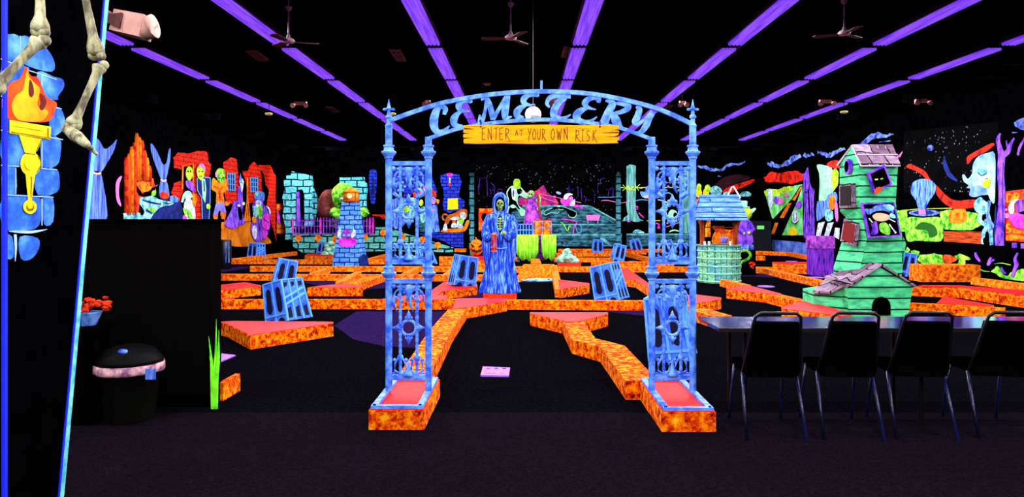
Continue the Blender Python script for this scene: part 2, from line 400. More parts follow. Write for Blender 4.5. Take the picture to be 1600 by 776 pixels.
# open scrollwork between the posts
def leafs(mb, x, z, s=1):
    mb.sph((x, YG, z), (.018*s, .012, .022*s), 8, 6)
for (xa, xb) in ((gx(607.6), gx(669.5)), (gx(1018.5), gx(1082.5))):
    xm = (xa+xb)/2; wd = xb-xa; b1, b2 = xa+wd*.29, xb-wd*.29
    for (zt, zb, up) in ((gz(255), gz(409), True), (gz(439), gz(589), False)):
        build(MB().box(xa, xb, YG-.015, YG+.015, zt-.016, zt+.016), 'rail', m_iron, gate)
        build(MB().box(xa, xb, YG-.015, YG+.015, zb-.018, zb+.018), 'rail', m_iron, gate)
        for bx in (b1, b2):
            mb = MB()
            prof = []; z = zb
            k = 0
            while z < zt: prof += [(.0135 if k % 2 else .0105, z)]; z += .022; k += 1
            mb.lathe((bx, YG, 0), prof, 8); build(mb, 'baluster', m_iron, gate)
        sc_ = MB()
        zr = (zt+zb)/2+.01
        sc_.torus((xm, YG, zr), .058, .013, 'y', 20, 6)
        for a in range(4):
            d = Vector((math.cos(a*math.pi/2), 0, math.sin(a*math.pi/2)))
            p = Vector((xm, YG, zr))
            sc_.tube([p+d*.06, p+d*.085, p+d*.10, p+d*.135], [.012, .024, .016, .002], 8)
            for t in (-1, 1):
                q = Vector((-d.z, 0, d.x))*t
                leafs(sc_, *( (p+d*.078+q*.02).x, (p+d*.078+q*.02).z), .6)
        build(sc_, 'ring_ornament', m_iron, gate, smooth=True)
        tp = MB()
        for sg, bx in ((-1, b1), (1, b2)):
            tp.torus((bx, YG, zt-.11), .046, .007, 'y', 14, 6, 0, math.pi)
            tp.tube([(bx-.048, YG, zt-.11), (bx-.055, YG, zt-.18), (bx-.03, YG, zt-.235)], [.01, .013, .004], 6)
            tp.tube([(bx+.048, YG, zt-.11), (bx+.05, YG, zt-.16)], [.01, .004], 6)
            tp.sph((bx, YG, zt-.045), (.032, .012, .016), 8, 6)
            tp.sph((bx-.035*sg, YG, zt-.05), (.02, .014, .02), 8, 6)
            for q in range(4): tp.sph((bx+.03*math.cos(q*1.6+.3), YG, zt-.09-.02*q), .014, 8, 5)
        tp.tube([(xm, YG, zt-.03), (xm, YG, zt-.06), (xm, YG, zt-.10), (xm, YG, zt-.13), (xm, YG, zt-.16)], [.024, .034, .022, .014, .002], 8)
        tp.sph((xa+.035, YG, zt-.04), .02, 8, 5).sph((xb-.035, YG, zt-.04), .02, 8, 5)
        if up:
            for sg, bx in ((-1, b1), (1, b2)):
                tp.tube([(bx, YG, zr+.1), (bx+sg*.05, YG, zr+.14), (bx+sg*.04, YG, zr+.2), (bx, YG, zr+.24)], [.014, .02, .016, .006], 6)
                for q in range(6): tp.sph((bx+.034*math.cos(q*1.05), YG, zr+.19+.034*math.sin(q*1.05)), .011, 6, 4)
            for a in range(10):
                aa = a*math.pi/5
                tp.sph((xm+.078*math.cos(aa), YG, zr+.078*math.sin(aa)), (.017, .010, .017), 6, 4)
        build(tp, 'scroll_crown', m_iron, gate, smooth=True)
        bt = MB()
        for sg, bx in ((-1, b1), (1, b2)):
            for t in (-1, 1):
                bt.tube([(bx, YG, zb+.02), (bx+t*.045, YG, zb+.05), (bx+t*.04, YG, zb+.11), (bx+t*.018, YG, zb+.15)], [.009, .011, .010, .004], 6)
                bt.sph((bx+t*.045, YG, zb+.135), .014, 6, 4)
            bt.sph((bx, YG, zb+.15), (.026, .014, .03), 8, 6)
        bt.tube([(xm, YG, zb+.015), (xm, YG, zb+.035), (xm, YG, zb+.07), (xm, YG, zb+.135)], [.05, .032, .018, .002], 8)
        bt.sph((xm-.05, YG, zb+.03), .02, 6, 4).sph((xm+.05, YG, zb+.03), .02, 6, 4)
        bt.tube([(xa+.03, YG, zb+.03), (xb-.03, YG, zb+.03)], .008, 6)
        build(bt, 'scroll_base', m_iron, gate, smooth=True)
# carpeted plinths and their flat blue frames
for (x0, x1, y0, y1, lb) in ((-1.085, -.69, 4.98, 5.93, 'left'), (.985, 1.365, 4.93, 5.90, 'right')):
    t = thing('gate_plinth', 'orange mottled carpet plinth with red top under the %s pillar of the cemetery gate' % lb, 'plinth', ((x0+x1)/2, (y0+y1)/2, 0), 'gate plinths')
    build(MB().box(x0, x1, y0, y1, 0, .145), 'base', m_curb, t)
    build(MB().box(x0+.006, x1-.006, y0+.006, y1-.006, .145, .152), 'top_carpet', m_redtop, t)
    fr = MB(); a = .045
    fr.box(x0+.012, x1-.012, y0+.01, y0+.01+a, .152, .172).box(x0+.012, x0+.012+a, y0+.01+a, y1-.02, .152, .172)
    fr.box(x1-.012-a, x1-.012, y0+.01+a, y1-.02, .152, .172).box(x0+.012+a, x1-.012-a, y1-.02-a, y1-.02, .152, .172)
    build(fr, 'floor_frame', m_iron, gate, 'flat blue frame bolted on the plinth')
    bl = MB()
    for (bx, by) in ((x0+.034, y0+.032), (x1-.034, y0+.032)): bl.lathe((bx, by, .172), [(.012, 0), (.012, .006), (.006, .009)], 8)
    build(bl, 'bolt', m_navy, gate)

# yellow plank sign
YS = 5.40; GS = WY(YS)
sign = thing('plank_sign', 'yellow wooden plank sign reading ENTER AT YOUR OWN RISK', 'sign', AT(845, 225, YS))
out = [(724,196),(760,195.3),(800,195.8),(850,195),(905,196),(945,195.5),(967,196.5),(966,201.5),(958,203.3),(967,204.5),(966,210.5),(961,212.5),(967,213.5),(966,219),(963,220.5),(966,223.5),(930,224.5),(880,224),(830,225),(780,224),(750,224.8),(725,224),(724.5,217.5),(732,216),(724,214.6),(724.3,210),(731,208.5),(724,207),(724.5,203),(736,201.4),(725,199.5)]
mb = MB(); put(mb, GS, out, .015, .03); build(mb, 'plank', m_yellow, sign)
gr = MB()
for g_ in ([(726,201,2),(734,201.6,1.6),(742,201.2,.3)], [(726,208.4,.9),(736,208.6,.2)], [(726,215.6,.9),(738,215.8,.2)], [(966,207.3,2),(956,207.4,1.4),(940,207.6,.2)], [(966,213.3,1.8),(956,213.6,.9),(945,213.8,.2)], [(967,203,1),(955,203.6,.2)], [(905,201,.5),(925,201.8,.2)], [(790,221,.5),(822,220.2,.2)], [(730,198.2,.4),(752,197.6,.1)]):
    put(gr, GS, stroke(g_, k=3), .0165, .004)
build(gr, 'plank_crack', plain('dark_brown_crack', (90, 25, 0)), sign)
FONT = {'E': [[(0,0),(0,1),(.75,.96)],[(0,.5),(.55,.46)],[(-.05,0),(.75,-.04)]], 'N': [[(0,1),(.05,0),(.75,1),(.7,-.1)]], 'T': [[(0,.02),(.95,-.05)],[(.5,0),(.42,1)]],
 'R': [[(.05,0),(0,1)],[(0,0),(.6,.1),(.55,.42),(.02,.5),(.9,1.12)]], 'A': [[(0,1),(.4,0),(.75,1)],[(.12,.62),(.7,.58)]], 'Y': [[(0,0),(.42,.48)],[(.9,-.05),(.42,.48),(.1,1.15)]],
 'O': [[(.4,0),(.05,.3),(0,.7),(.3,1),(.65,.8),(.75,.35),(.4,0)]], 'U': [[(0,0),(.03,.75),(.35,1),(.65,.75),(.7,0)]], 'W': [[(0,0),(.25,1),(.5,.25),(.72,1.05),(1,0)]],
 'I': [[(.1,0),(.05,1)],[(-.15,0),(.35,-.02)],[(-.2,1),(.3,.98)]], 'S': [[(.6,.1),(.2,.05),(.1,.35),(.55,.6),(.5,.92),(0,1)]], 'K': [[(.05,0),(0,1)],[(.6,-.05),(.05,.5),(.8,1.15)]], 'D': [[(0,0),(0,1),(.6,.75),(.65,.3),(0,0)]]}
def text(parent, plane, s_, x, y, hh, lw, wd, mat, off=1, name='letter'):
    for ch in s_:
        if ch == ' ': x += wd*.9; continue
        mb = MB()
        for st in FONT[ch]:
            P_ = [(x+a*wd*.8, y+b*hh, lw) for a, b in st]
            for sg in ([P_] if ch in 'OUSD' else [P_[i:i+2] for i in range(len(P_)-1)]):
                put(mb, plane, stroke(sg, smooth=(ch in 'OUSD'), k=4), .0165+.003*(off-1), .004)
        build(mb, name, mat, parent, 'painted letter '+ch); x += wd*(1.25 if ch in 'W' else (.62 if ch == 'I' else 1.0))
text(sign, GS, 'ENTER', 753.5, 200.5, 18, 1.15, 9.2, m_brown)
text(sign, GS, 'AT', 805, 203.5, 9, .95, 7.2, m_brown)
text(sign, GS, 'YOUR', 825, 201.5, 17, 1.15, 7.5, m_brown)
text(sign, GS, 'OWN', 861, 201, 17.5, 1.2, 8.9, m_brown)
text(sign, GS, 'RISK', 899.5, 203.5, 17, 1.15, 10.2, m_brown)
hk = MB()
for px in (751.5, 937.5): hk.tube([AT(px, 189, 5.432), AT(px, 194, 5.41), AT(px, 198, 5.376)], .006, 6)
build(hk, 'hook', m_navy, sign)

# ------------------------------------------------------------ course borders
HC = .155; rnd = random.Random(3)
def curb(label, pts, wd=.16, mat=None, h=None, group='orange carpeted course borders'):
    h = h or HC+rnd.uniform(-.004, .004)
    P = [FL(px, py, HC) for px, py in pts]; P = [Vector((p.x, p.y)) for p in P]
    L = []; R = []; n = len(P)
    for i in range(n):
        d1 = (P[i]-P[i-1]).normalized() if i else (P[1]-P[0]).normalized()
        d2 = (P[i+1]-P[i]).normalized() if i < n-1 else d1
        m = Vector((-(d1+d2).y, (d1+d2).x)).normalized(); c = max(.45, m.dot(Vector((-d1.y, d1.x))))
        L.append(P[i]+m*wd/2/c); R.append(P[i]-m*wd/2/c)
    mb = MB(); rs = [[(l.x, l.y, 0), (r.x, r.y, 0), (r.x, r.y, h), (l.x, l.y, h)] for l, r in zip(L, R)]
    mb.rings([[Vector(q) for q in r] for r in rs])
    far = P[0].y > 15
    o = build(mb, 'course_border', mat or (m_curbfar if far else m_curb)); return tag(o, label, 'course border', group)
def platform(label, pts, top=None, side=None, h=None, group='red topped course platforms', z=None):
    h = h or HC+rnd.uniform(.004, .009)
    P = [FL(px, py, HC) for px, py in pts]; c = sum(P, Vector())/len(P)
    far = c.y > 15
    t = thing('course_platform', label, 'course platform', (c.x, c.y, 0), group)
    build(MB().prism([(p.x, p.y, 0) for p in P], (0, 0, h)), 'base', side or (m_curbfar if far else m_curb), t)
    q = [c+(p-c)*.985 for p in P]
    build(MB().prism([(p.x, p.y, h) for p in q], (0, 0, .006)), 'top_carpet', top or m_redtop, t, 'red carpet top' if top is None else None)
    return t
curb('long orange border running right across the course behind the front platforms, below the reaper', [(337, 467.5), (700, 467.5), (1020, 469.5)], .14)
b = curb('short red end piece at the left end of the long front border', [(340, 466.3), (362, 466.3)], .24, m_redside, .162)
curb('orange border behind the two leaning left blocks, second across from the front', [(337, 427.8), (560, 428.5), (762, 429)], .14)
curb('orange border in front of the lighthouse, running on past the well', [(392, 415.5), (700, 416), (1180, 416.5), (1304, 420)], .14)
curb('orange border slanting from behind the well down to the crooked house', [(1172, 416), (1200, 420), (1284, 438)], .14)
curb('orange border behind the lighthouse foot', [(362, 405), (520, 405.5)], .14)
curb('slanting orange border below the far left monster wall', [(360, 404), (462, 392.5)], .14)
curb('short orange border right of the lighthouse door', [(573, 405.5), (655, 405)], .14)
curb('orange diagonal border between lighthouse and gate', [(573, 405), (604, 396.5)], .16)
curb('small orange diagonal between two borders before the lighthouse', [(488, 426), (512, 418)], .14)
curb('pink topped diagonal border left of the gate, farther one', [(530, 440), (560, 424)], .16)
curb('thick orange diagonal border leading to the left middle platform', [(548, 444), (592, 430)], .3)
curb('orange diagonal seen between the bars of the left gate pillar', [(632, 427), (650, 417.5)], .16)
curb('far orange border left of the pumpkin', [(687, 400.5), (745, 401)], .14)
curb('orange border in front of the pumpkin', [(687, 407), (762, 407.5)], .14)
curb('orange border between blue brick ledge and pumpkin', [(708, 388), (728, 388.2)], .14)
curb('orange border stub right of the reaper', [(800, 401), (812, 401)], .25)
curb('small orange diagonal left of the tilted block behind the gate', [(697, 428), (709, 420)], .16)
curb('orange border behind the reaper reaching to the ramp', [(796, 417), (812, 417)], .25)
curb('farthest orange border below the night sky mural', [(872, 388.6), (1052, 388.8)], .16)
curb('second farthest orange border right of the green table', [(868, 395), (978, 394), (1018, 403)], .16)
curb('third farthest orange border beside the stone pile', [(866, 402), (956, 402.5)], .16)
curb('orange border in front of the far tilted blocks', [(924, 408.5), (1052, 408)], .16)
curb('orange stub in front of the green draped table', [(836, 404), (838, 411)], .3)
curb('orange border running away beneath the blue mural strip', [(1180, 391.8), (1232, 393.5), (1276, 401)], .16)
curb('rounded orange border end right of the question mark box', [(1178, 399.5), (1192, 399.5)], .5)
curb('orange border leading down to the small right platform below the well', [(1130, 436), (1168, 445)], .16)
curb('orange border from the small platform towards the crooked house', [(1208, 459.5), (1256, 470.5)], .25)
curb('orange border from the red wedge down to the left gate plinth', [(715, 482), (689, 515), (648, 583)], .27)
curb('orange border behind the right gate pillar running off under the table', [(1088, 482), (1128, 493.5)], .3)
curb('zigzag orange border from the centre platform down to the right gate plinth', [(894, 500), (912, 529.5), (957, 541), (1003, 595)], .27)
curb('orange border along the right wall behind the table end', [(1522, 433.5), (1602, 443), (1680, 452)], .16)
curb('orange border along the edge of the red topped strip at far right', [(1418, 449), (1500, 452), (1600, 465.5), (1680, 477)], .14)
curb('nearest orange border right of the crooked house', [(1418, 473), (1490, 476), (1571, 481)], .16)
curb('upright orange border edging the triangular platform', [(866, 414), (869, 432), (874, 452)], .16)
platform('large triangular red topped platform at front left below the leaning block', [(342, 504), (357, 508), (391, 525), (521, 506), (521, 504), (509, 503.5), (361, 502.5)])
platform('low red topped platform at the left edge behind the front border', [(337, 455), (380, 451), (408, 448.5), (408, 446.5), (383, 441.5), (337, 446.5)])
platform('red topped wedge platform left of the gate pillar', [(480, 450), (567, 450), (567, 447.5), (537, 444), (500, 447)])
platform('red topped wedge where the diagonal border meets the reaper plinth', [(706, 484), (744, 479), (792, 471), (792, 466.5), (713, 466.5)])
platform('red topped triangle behind the left gate pillar', [(588, 469), (697, 469), (700, 462), (640, 461)])
platform('red topped platform under the tilted block left of the reaper', [(676, 469), (690, 456), (745, 449), (746, 444.5), (694, 440.5), (662, 462)])
platform('red topped triangular platform at the centre of the front course', [(828, 491), (886, 504), (906, 503.5), (950, 492), (950, 489), (828, 489)])
platform('small red topped triangle right of the ramp', [(874, 453), (921, 446), (921, 443), (872, 437)])
platform('red topped wedge behind the tilted block right of centre', [(950, 432), (968, 435), (993, 438), (1016, 452), (1019, 447), (980, 419), (950, 419)])
platform('red topped platform right of the right gate pillar', [(1087, 475), (1127, 468), (1127, 465.5), (1087, 460.5), (1010, 467), (1010, 475)])
platform('small red topped platform right of the well', [(1135, 453), (1220, 461.5), (1221, 459.5), (1169, 446), (1135, 451.5)])
platform('red topped wedge in front of the crooked house', [(1221, 483), (1321, 495), (1330, 490), (1258, 470), (1221, 480.5)])
platform('long flat red topped platform beside the far purple statue', [(1207, 412), (1289, 413), (1289, 409.5), (1207, 409.5)])
platform('red topped strip along the far right border', [(1430, 448), (1500, 449.5), (1640, 468), (1640, 457), (1500, 446.5), (1440, 446)])
platform('red topped wedge on the nearest right border', [(1463, 474.5), (1553, 479.5), (1553, 477.5), (1474, 464)])
platform('low red platform carrying the pumpkin', [(722, 405.5), (765, 405.5), (765, 400), (726, 400)], side=m_redside)
platform('low red platform under the stone pile', [(871, 412.5), (908, 412.5), (908, 409.8), (871, 409.8)], side=m_redside)
platform('low red platform left of the lighthouse', [(476, 399.5), (521, 400.5), (521, 397.5), (480, 396)])
platform('flat red platform under the far tilted blocks', [(934, 391.5), (1010, 391.5), (1010, 389.5), (934, 389.5)])
# textured ramp block in the middle
rp = MB(); A_ = [FL(803, 441, 0), FL(866, 436.5, 0)]
B_ = [FL(818, 412.5, .30), FL(866, 412.5, .30)]
rp.add([A_[0], A_[1], B_[1], B_[0], (B_[1].x, B_[1].y, 0), (B_[0].x, B_[0].y, 0)], [(0, 1, 2, 3), (3, 2, 4, 5), (0, 3, 5), (1, 4, 2), (0, 5, 4, 1)])
tag(build(rp, 'ramp', m_curb), 'orange mottled carpet ramp behind the swirl stone', 'ramp')
# swirl painted stone mat
c = FL(842, 438, .02)
t = thing('swirl_stone', 'flat pale stone painted with a swirl at the foot of the orange ramp', 'stone', (c.x, c.y, 0))
build(MB().lathe((c.x, c.y, 0), [(.30, 0), (.32, .01), (.3, .03)], 24, lambda a, z: 1+.45*abs(math.cos(a))), 'stone', m_navy, t)
mb = MB()
for k in range(4):
    r = .07+.07*k
    for i in range(22):
        a0, a1 = i*math.pi/11, (i+1)*math.pi/11
        e = lambda a: 1+.45*abs(math.cos(a))
        mb.tube([(c.x+r*e(a0)*math.cos(a0), c.y+r*e(a0)*math.sin(a0), .032), (c.x+r*e(a1)*math.cos(a1), c.y+r*e(a1)*math.sin(a1), .032)], .017, 5)
build(mb, 'swirl', m_tealL, t, 'pale painted swirl')
# dark violet carpet greens
for i, (lb, poly) in enumerate([('left of the gate', [(557,487),(700,487),(665,545),(600,541),(553,531),(522,509)]),
   ('behind the left middle platform', [(460,440),(640,440),(660,446),(572,452),(567,444),(500,446)]), ('at the left behind the partition', [(343,421),(372,416),(400,417),(342,426)]),
   ('behind the reaper plinth', [(690,467),(700,460),(757,457),(757,468)]), ('beside the right gate pillar', [(945,487),(1010,487),(1110,494),(1110,505),(1010,494)]), ('beyond the well', [(1155,427),(1220,428),(1255,436),(1155,431)])]):
    P = [FL(*p, 0) for p in poly]
    o = build(MB().prism([(p.x, p.y, 0) for p in P], (0, 0, .008+.001*i)), 'putting_green', m_violetcarpet)
    tag(o, 'dark violet carpet green '+lb, 'putting green')
# red plinth under the reaper, lavender number plates
tag(build(MB().box(FL(755,470).x, FL(807,470).x, 12.85, 13.45, 0, .13), 'statue_plinth', m_redside), 'square red carpeted plinth under the blue reaper', 'plinth')
pl = thing('tee_plate', 'lavender floor plate with three dark dots on the black carpet inside the gate', 'floor plate', (FL(775,581).x, 6.95, 0))
P = [FL(751, 588), FL(795, 589), FL(797, 576), FL(754.5, 574.5)]
build(MB().prism([(p.x, p.y, .0) for p in P], (0, 0, .015)), 'plate', m_lav, pl)
dd = MB()
for px in (763, 775.5, 788): p = FL(px, 577.8); dd.lathe((p.x, p.y, .015), [(.02, 0), (.02, .003)], 10)
for px in (762, 772, 785): p = FL(px, 585.3); dd.box(p.x-.025, p.x+.025, p.y-.006, p.y+.006, .015, .017)
build(dd, 'dot', m_violet, pl)
for (px, py, rx, ry, lb) in ((1197,447,13,.10,'lavender floor plate on the black green below the well'), (1237,408,9,.2,'lavender floor plate beside the far long platform'), (1275,433,12,.14,'lavender floor plate at the back corner of the crooked house'), (370,428.5,8,.14,'lavender floor plate at far left behind the second border'), (988,408,7,.2,'lavender floor plate before the far tilted blocks')):
    p = FL(px, py, .01); r = rx/F*p.y
    tag(build(MB().lathe((p.x, p.y, 0), [(r, 0), (r, .012), (r*.96, .014)], 20, lambda a, z, ry=ry, r=r: 1.0), 'floor_plate', m_lav), lb, 'floor plate')
P = [FL(342, 567), FL(368, 556), FL(342, 553)]
tag(build(MB().prism([(p.x, p.y, 0) for p in P], (0, 0, .012)), 'floor_plate', m_lav), 'triangular lavender floor plate beside the green grass tuft', 'floor plate')
tag(build(MB().box(FL(341,626).x, FL(349,626).x, FL(345,626).y, FL(345,626).y+.35, 0, .15), 'course_border', m_curb), 'short orange border end peeping out at the corner of the partition', 'course border')
tag(build(MB().box(9.55, 10.95, 16.75, 17.3, 0, .40), 'carpeted_step', m_curbfar), 'wide orange carpeted step in front of the right wall', 'step')

# ------------------------------------------------------------ blue hollow blocks
def block(label, px, py_base, h, tilt, yaw, w_=.42, d_=.36, sink=0, size=1):
    """tilted box with edge ridges, dark hollows in front and on top, cross bar on the sides; base centre seen at (px, py_base)"""
    p = FL(px, py_base, sink); p.z = sink
    t = thing('hollow_block', label, 'block', p, 'blue painted hollow blocks', 0)
    hw, hd = w_/2, d_/2; e = .018
    def taper(v):  # slightly wider at the foot
        k = 1.08-.16*v.z/h; return Vector((v.x*k, v.y*k, v.z))
    def add(parent, name, mat, mb, label=None):
        mb.v = [taper(v)+p for v in mb.v]; return build(mb, name, mat, parent, label)
    add(t, 'body', m_blockm, MB().box(-hw, hw, -hd, hd, 0, h))
    ed = MB()
    for sx in (-1, 0, 1): ed.box(sx*hw-e*.7, sx*hw+e*.7, -hd-.008, -hd+e, 0, h+.006).box(sx*hw-e*.7, sx*hw+e*.7, -hd, hd, h-.01, h+.008)
    for sx in (-1, 1): ed.box(sx*hw-e*.7, sx*hw+e*.7, hd-e, hd+.008, 0, h+.006)
    for sy in (-1, 1): ed.box(-hw, hw, sy*hd-e*.7, sy*hd+e*.7, h-.012, h+.009).box(-hw, hw, sy*hd-e*.7, sy*hd+e*.7, .10, .125)
    for sx in (-1, 1):
        q = [(sx*(hw+.008), -hd, .22), (sx*(hw+.008), -hd, .25), (sx*(hw+.008), hd, .40*h/.6), (sx*(hw+.008), hd, .36*h/.6)]
        for dz in (0, .09): ed.prism([(a, b_, c_+dz) for a, b_, c_ in q], (-sx*.012, 0, 0))
        for y in (-hd*.33, hd*.33): ed.box(min(sx*(hw-.004), sx*(hw+.009)), max(sx*(hw-.004), sx*(hw+.009)), y-.01, y+.01, 0, h)
    add(t, 'edge', m_blockl, ed, 'pale blue edges')
    hl = MB()
    for sx in (-1, 1):
        cx = sx*hw*.5; a = hw*.25; zt = h*.83; zb = h*.27
        pts = [(cx+a*math.cos(u), -hd-.004, zt-a+a*1.3*math.sin(u)) for u in (math.pi*i/8 for i in range(9))]+[(cx+a*math.cos(u), -hd-.004, zb+a+a*1.3*math.sin(u)) for u in (math.pi+math.pi*i/8 for i in range(9))]
        hl.prism(pts, (0, .01, 0))
        pts = [(cx+a*1.1*math.cos(u), hd*.62*math.sin(u), h+.002) for u in (2*math.pi*i/14 for i in range(14))]; hl.prism(pts, (0, 0, .004))
        pts = [(cx+a*1.1*math.cos(u), -hd-.004, .0+.07*math.sin(u)) for u in (math.pi*i/8 for i in range(9))]; hl.prism(pts, (0, .01, 0))
    for sx in (-1, 1):
        for y in (-hd*.68, 0, hd*.68):
            x = sx*(hw+.002)
            hl.prism([(x, y-.035, .04), (x, y+.035, .04), (x, y+.03, .2), (x, y-.03, .18)], (sx*.003, 0, 0))
            hl.prism([(x, y-.03, .42*h/.6+.06), (x, y+.03, .42*h/.6+.09), (x, y+.035, h*.93), (x, y-.035, h*.93)], (sx*.003, 0, 0))
    add(t, 'hollow', m_blockd, hl, 'dark hollows')
    t.rotation_euler = (0, math.radians(tilt), math.radians(yaw)); t.scale = (size,)*3
    return t
block('large blue hollow block leaning left at front left behind the triangular platform', 452, 502, .60, -14, -30, .42, .42)
block('blue hollow block leaning right just behind the large front left one', 441, 447, .60, 12, 24)
block('small blue hollow block below the monster wall at far left', 400, 405, .60, 5, -24, .42, .42)
block('blue hollow block half hidden behind the lighthouse', 506, 398, .5, 8, -24)
block('blue hollow block seen behind the left gate pillar', 670, 415, .62, -18, 25)
block('blue hollow block leaning right on the platform left of the reaper', 721, 446, .60, 10, 24, sink=.16)
block('blue hollow block leaning left to the right of centre', 957, 470, .68, -14, -30, .44, .42)
block('far blue hollow block directly below the right part of the night mural, leftmost of three', 933, 397, .62, 3, 0)
block('slim blue hollow block leaning right in the middle of the three far ones', 963, 409, .62, 14, 10, .36)
block('far blue hollow block leaning left, rightmost of the three far ones', 996, 396, .62, -14, 0)
block('far blue hollow block seen through the right gate pillar', 1050, 397, .62, -22, -15)
block('light blue hollow block beside the right wall of the crooked house', 1411, 431, .62, 12, -8, .34)
block('big blue hollow block close behind the right gate pillar', 1052, 560, .68, -8, -20, .40, .42)
# ------------------------------------------------------------ castle tower panel at the near left
TP = WX(-2.4); TP.step = .0015
def zp(py, Y): return H+(CY-py)/F*Y
panel = thing('tower_panel', 'tall black cut-out tower panel at the near left with blue stones and a painted torch', 'painted panel', (-2.4, 3.6, 0))
pe = [TP(2, -150), TP(2, 860), TP(92, 776), TP(163, 0), TP(176, -140)]
Y0 = TP(2, 0).y
yb = [(Y0, 3.05), (Y0, 0.0), (3.62, 0.0), (TP(92, 776).y, TP(92, 776).z), (TP(163, 0).y, TP(163, 0).z), (4.13, 3.05)]
build(MB().prism([(-2.4, a, b) for a, b in yb], (-.03, 0, 0)), 'board', m_black, panel)
ed = MB()
e2 = [(3.62, 0.0), (TP(92, 776).y, TP(92, 776).z), (TP(112, 560).y, TP(112, 560).z), (TP(128, 380).y, TP(128, 380).z), (TP(146, 190).y, TP(146, 190).z), (TP(163, 0).y, TP(163, 0).z), (4.13, 3.05)]
ed.rings([[Vector((-2.43, a+.0, b)), Vector((-2.394, a, b)), Vector((-2.394, a+.034, b)), Vector((-2.43, a+.034, b))] for a, b in e2])
build(ed, 'edge_trim', mottled('turquoise_edge_paint', (70, 170, 190), (130, 235, 210), 9), panel, 'pale turquoise edge strip')
ed = MB(); ed.rings([[Vector((-2.43, a-.012, b)), Vector((-2.394, a-.012, b)), Vector((-2.394, a, b)), Vector((-2.43, a, b))] for a, b in e2])
ed.box(-2.43, -2.385, Y0, Y0+.02, 0, 3.05)
build(ed, 'edge_line', plain('pure_blue_paint', (20, 40, 255)), panel, 'bright blue edge lines')
m_stone = mottled('glowing_blue_stone_paint', (14, 45, 150), (105, 180, 255), 5.5, mid=(45, 110, 225), lo=.3, hi=.7)
ST = [[(5,58),(28,56),(30,90),(6,92)],[(31,57),(55,62),(72,76),(84,96),(80,112),(45,104),(32,92)],[(4,97),(40,104),(44,112),(40,148),(4,150)],[(58,112),(84,120),(97,124),(99,136),(90,150),(88,156),(62,150)],
 [(76,170),(92,168),(100,184),(99,200),(86,212),(78,208)],[(4,158),(20,160),(22,202),(4,202)],[(4,208),(38,209),(42,255),(4,256)],[(64,214),(92,216),(94,238),(88,258),(66,260)],
 [(4,262),(22,262),(24,302),(4,302)],[(54,266),(86,264),(92,280),(88,300),(58,304)],[(4,308),(62,310),(60,352),(34,360),(4,354)],[(66,310),(82,310),(82,346),(68,350)],[(4,368),(18,370),(20,402),(4,400)],[(30,370),(58,372),(60,388),(48,404),(32,404)]]
for i, s_ in enumerate(ST): piece(panel, TP, 'stone', m_stone, [sm(s_, 3)], 1)
mo = [stroke(q, 1.3, False) for q in ([(0,92),(16,98)], [(44,110),(87,124)], [(0,150),(16,153)], [(60,163),(95,170)], [(0,203),(14,206)], [(78,215),(97,218)], [(30,56),(30,98)], [(64,115),(64,165)], [(64,220),(64,262)], [(0,258),(28,260)], [(63,263),(88,265)], [(23,262),(23,303)], [(3,304),(82,308)], [(64,310),(64,352)])]
mo += [stroke([(12,361,1),(30,362,4),(50,362,4),(72,358,1)]), stroke([(22,366,4),(23,385,3.5),(22,408,1)])]
piece(panel, TP, 'mortar_line', plain('pale_mortar_paint', (170, 210, 255)), mo, 2)
m_flame2 = mottled('flame_outer_paint', (215, 40, 10), (255, 90, 10), 6)
piece(panel, TP, 'flame', m_flame2, [sm([(3,150),(14,130),(30,122),(38,104),(46,118),(58,122),(70,150),(86,160),(84,172),(72,190),(20,188),(8,182),(2,168)], 4)], 3, 'orange red outer flame')
piece(panel, TP, 'flame_core', mottled('flame_inner_paint', (255, 140, 0), (255, 190, 20), 5, mid=(255, 165, 5)), [sm([(16,165),(22,150),(34,140),(38,116),(41,108),(43,120),(52,130),(60,140),(56,165),(72,172),(70,182),(58,190),(30,188),(20,180)], 4)], 4, 'yellow orange inner flame')
piece(panel, TP, 'flame_tongue', m_dkred, [sm([(44,124),(49,134),(50,146),(46,152),(42,144)], 3), sm([(60,146),(66,150),(70,160),(64,172),(59,168),(62,160)], 3)], 5, 'dark red gaps in the flame')
m_torch = mottled('torch_yellow_paint', (215, 190, 0), (255, 245, 20), 7)
piece(panel, TP, 'torch', m_torch, [[(12,187),(77,198),(76,218),(12,208)], [(27,211),(62,217),(52,240),(36,238)], sm(ell(45,256,16,19), 1), [(37,270),(52,272),(47,312),(41,312)], ell(44,323,10.5,11)], 5, 'yellow torch handle')
piece(panel, TP, 'torch_line', mottled('olive_line_paint', (120, 90, 0), (160, 120, 0), 9), [stroke([(14,206),(76,216)], 1.6, False), stroke([(62,219),(54,236)], 2.2, False), stroke([(56,243),(61,256),(54,270)], 1.6), ell(44,324,6,6), stroke([(36,239),(52,241)], 1.5, False), stroke([(72,200),(72,216)], 1.4, False), stroke([(46,276),(45,308)], 1.2, False)], 6, 'dark outlines')
piece(panel, TP, 'torch_highlight', m_yel, [ell(43.5,322,3.8,4), stroke([(18,195),(66,203)], 3, False), ell(42,254,7,11)], 7)

